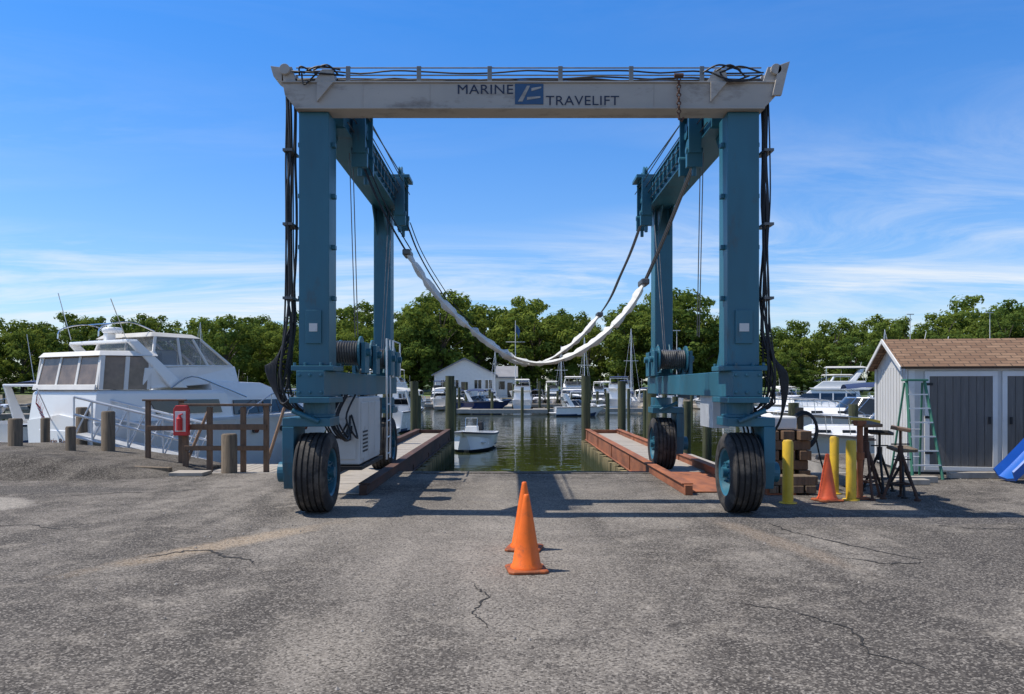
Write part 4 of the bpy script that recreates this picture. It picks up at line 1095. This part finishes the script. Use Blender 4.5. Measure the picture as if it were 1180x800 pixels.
# ------------------------------------------------------------------ trees
def treemesh(seed,H=16,W=6.0,dens=1.0,low=.16):
    rnd=random.Random(seed); bm=B()
    th=H*.3
    tube(bm,[(0,0,-1),(rnd.uniform(-.2,.2),0,th*.6),(rnd.uniform(-.4,.4),rnd.uniform(-.3,.3),th*1.4),(0,0,H*.72)],.38,8,1,.08)
    cl=[]
    n=int(44*dens)
    for i in range(n):
        for _ in range(30):
            u=rnd.uniform(-1,1); v=rnd.uniform(-1,1); w=rnd.uniform(-1,1)
            if .25<u*u+v*v+w*w<1: break
        zc=H*(low+(1-low)/2)+w*H*(1-low)/2*.88
        q=(zc/H-low)/(1-low)
        wd=W*(.95 if q<.45 else .95*math.sqrt(max(.05,1-((q-.45)/.62)**2)))*rnd.uniform(.7,1.18)
        c=Vector((u*wd,v*wd,zc)); cl.append((c,rnd.uniform(.7,1.75)*W/6))
    for c,r in cl[:12]:
        tube(bm,[(0,0,min(c.z*.6,H*.5)),(c.x*.5,c.y*.5,c.z*.85),c],.12,5,1,.03)
    for c,r in cl:
        m=int(70*r*r*dens)
        for k in range(m):
            d=Vector((rnd.gauss(0,1),rnd.gauss(0,1),rnd.gauss(0,1)*.8)).normalized()
            p=c+Vector((d.x*r,d.y*r,d.z*r*.72))*(rnd.random()**.28)*rnd.choice((1,1,1,1.18))
            nn=(d*1.3+Vector((rnd.gauss(0,.4),rnd.gauss(0,.4),rnd.gauss(0,.4)+.35))).normalized()
            a,b=frame(nn); an=rnd.uniform(0,6.28); s=rnd.uniform(.13,.28)
            a2=a*math.cos(an)+b*math.sin(an); b2=-a*math.sin(an)+b*math.cos(an)
            vs=[bm.verts.new(p+a2*s*1.3),bm.verts.new(p+b2*s*.8+nn*.05),bm.verts.new(p-a2*s*1.3),bm.verts.new(p-b2*s*.8)]
            bm.faces.new(vs)
    me=bpy.data.meshes.new('tree_crown_%d'%seed); bm.to_mesh(me); bm.free()
    me.materials.append(M['leaf']); me.materials.append(M['bark'])
    return me
TM=[treemesh(1,16,5.5,1,.1),treemesh(2,15,6.3,1,.1),treemesh(3,17,5.0,1,.08),treemesh(4,14,6.0,1.0,.05),treemesh(5,17,6.8,1.1,.08)]
rt=random.Random(5)
TG=G('distant_tree_line',(0,150,.5))
def tree(x,y,h,grp=TG,w=None):
    me=rt.choice(TM); hh={0:16,1:15,2:17,3:14,4:17}[TM.index(me)]
    o=bpy.data.objects.new('tree',me); COL.objects.link(o); o.parent=grp.e
    s=h/hh; wv=w or rt.uniform(.9,1.15)
    o.scale=(s*wv,s*wv,s); o.rotation_euler=(0,0,rt.uniform(0,6.28)); o.location=(x,y-150,0)
def top(x):
    pts=[(-150,15),(-97,15.8),(-75,16.6),(-60,15.6),(-48,16.8),(-34,16.5),(-22,17.2),(-14,20.5),(-4,17.6),(2,18.5),(8,16.5),(16,17),(22,20.5),(34,20.5),(37,15),(45,14),(50,12.5),(57,14.5),(66,15.8),(78,16.8),(88,18.8),(97,20.3),(150,20)]
    for (a,ha),(b,hb) in zip(pts,pts[1:]):
        if a<=x<=b: return ha+(hb-ha)*(x-a)/(b-a)
    return 15
for row,(yy,st,sc) in enumerate(((141,6.8,.84),(150,7,1.0),(160,9,1.03),(134,8,.42))):
    x=-150+row*2
    while x<150:
        h=top(x*150/yy)*yy/150*sc*rt.uniform(.80,1.08)
        if not(row==3 and -13<x<2): tree(x+rt.uniform(-1.5,1.5),yy+rt.uniform(-2.5,2.5),h)
        x+=st*rt.uniform(.8,1.2)
x=-150
while x<150:
    tree(x,138+rt.uniform(-2,2),rt.uniform(3,6.5),w=1.7); x+=4.2
for x,y,h in ((-12.5,138,19.5),(-46,128,13.8),(27,135,19.5),(20,134,15.5),(32,137,18),(4.0,140,17.5),(-38,132,12)):
    tree(x,y,h,w=1.15)

# ------------------------------------------------------------------ finalise group origins
bpy.context.view_layer.update()
for g in G.all:
    if g.fixed or not g.kids: continue
    mn=Vector((1e9,)*3); mx=Vector((-1e9,)*3)
    for o in g.kids:
        for c in o.bound_box:
            w=o.matrix_basis@Vector(c)
            for i in range(3): mn[i]=min(mn[i],w[i]); mx[i]=max(mx[i],w[i])
    c=Vector(((mn.x+mx.x)/2,(mn.y+mx.y)/2,max(mn.z,0)))
    g.e.location=c
    for o in g.kids: o.location=Vector(o.location)-c

# ------------------------------------------------------------------ world & light
el=R(61.5); az=R(-87)
S=Vector((math.cos(el)*math.sin(az),math.cos(el)*math.cos(az),math.sin(el)))
w=bpy.data.worlds.new('World'); scene.world=w; w.use_nodes=True; nt=w.node_tree
bg=nt.nodes['Background']
sky=nt.nodes.new('ShaderNodeTexSky'); sky.sky_type='NISHITA'; sky.sun_disc=False
sky.sun_elevation=el; sky.sun_rotation=az; sky.altitude=0; sky.air_density=1.0; sky.dust_density=.5; sky.ozone_density=2.0
tc=nt.nodes.new('ShaderNodeTexCoord'); sp=nt.nodes.new('ShaderNodeSeparateXYZ'); nt.links.new(tc.outputs['Generated'],sp.inputs[0])
tintf=mathn(nt,'POWER',mrange(nt,sp.outputs[2],0,.46,0,1),.8)
tint=mixc(nt,tintf,(1.08,1.12,1.22),(.27,.92,1.62))
hi=mrange(nt,sp.outputs[2],.5,.75,0,1)
tint=mixc(nt,hi,tint,(.72,.82,.92))
skyc=mixc(nt,1.0,sky.outputs[0],tint,'MULTIPLY')
zz=mathn(nt,'ADD',mathn(nt,'MAXIMUM',sp.outputs[2],0),.10)
cb=nt.nodes.new('ShaderNodeCombineXYZ'); nt.links.new(mathn(nt,'DIVIDE',sp.outputs[0],zz),cb.inputs[0]); nt.links.new(mathn(nt,'DIVIDE',sp.outputs[1],zz),cb.inputs[1])
mp=nt.nodes.new('ShaderNodeMapping'); nt.links.new(cb.outputs[0],mp.inputs[0]); mp.inputs['Scale'].default_value=(.36,.95,1); mp.inputs['Location'].default_value=(2.3,1.1,0); mp.inputs['Rotation'].default_value=(0,0,R(-14))
n1=noise(nt,mp.outputs[0],1.25,10,.66,1.0); n2=noise(nt,mp.outputs[0],.42,3,.5)
cl=mathn(nt,'MULTIPLY',mrange(nt,n1,.42,.68,0,1),mrange(nt,n2,.36,.54,0,1))
msk=mathn(nt,'MULTIPLY',mrange(nt,sp.outputs[2],.01,.08,.5,1),mrange(nt,sp.outputs[2],.25,.38,1,.12))
cl=mathn(nt,'MULTIPLY',mathn(nt,'MULTIPLY',cl,msk),.95,True)
cc=mixc(nt,cl,skyc,(7.2,7.5,7.8))
nt.links.new(cc,bg.inputs[0]); bg.inputs[1].default_value=.125
ld=bpy.data.lights.new('sun','SUN'); ld.energy=5.0; ld.angle=R(.53); ld.color=(1,.94,.85)
lo=bpy.data.objects.new('sun',ld); COL.objects.link(lo); lo.rotation_euler=(-S).to_track_quat('-Z','Y').to_euler(); lo.location=(-20,0,30)
cd=bpy.data.cameras.new('camera'); cd.lens=28; cd.sensor_width=36; cd.shift_y=.040; cd.clip_end=6000; cd.clip_start=.1
co=bpy.data.objects.new('camera',cd); COL.objects.link(co); co.location=(0,0,1.7); co.rotation_euler=(R(90),0,0)
scene.camera=co
scene.view_settings.view_transform='Standard'; scene.view_settings.look='None'; scene.view_settings.exposure=0
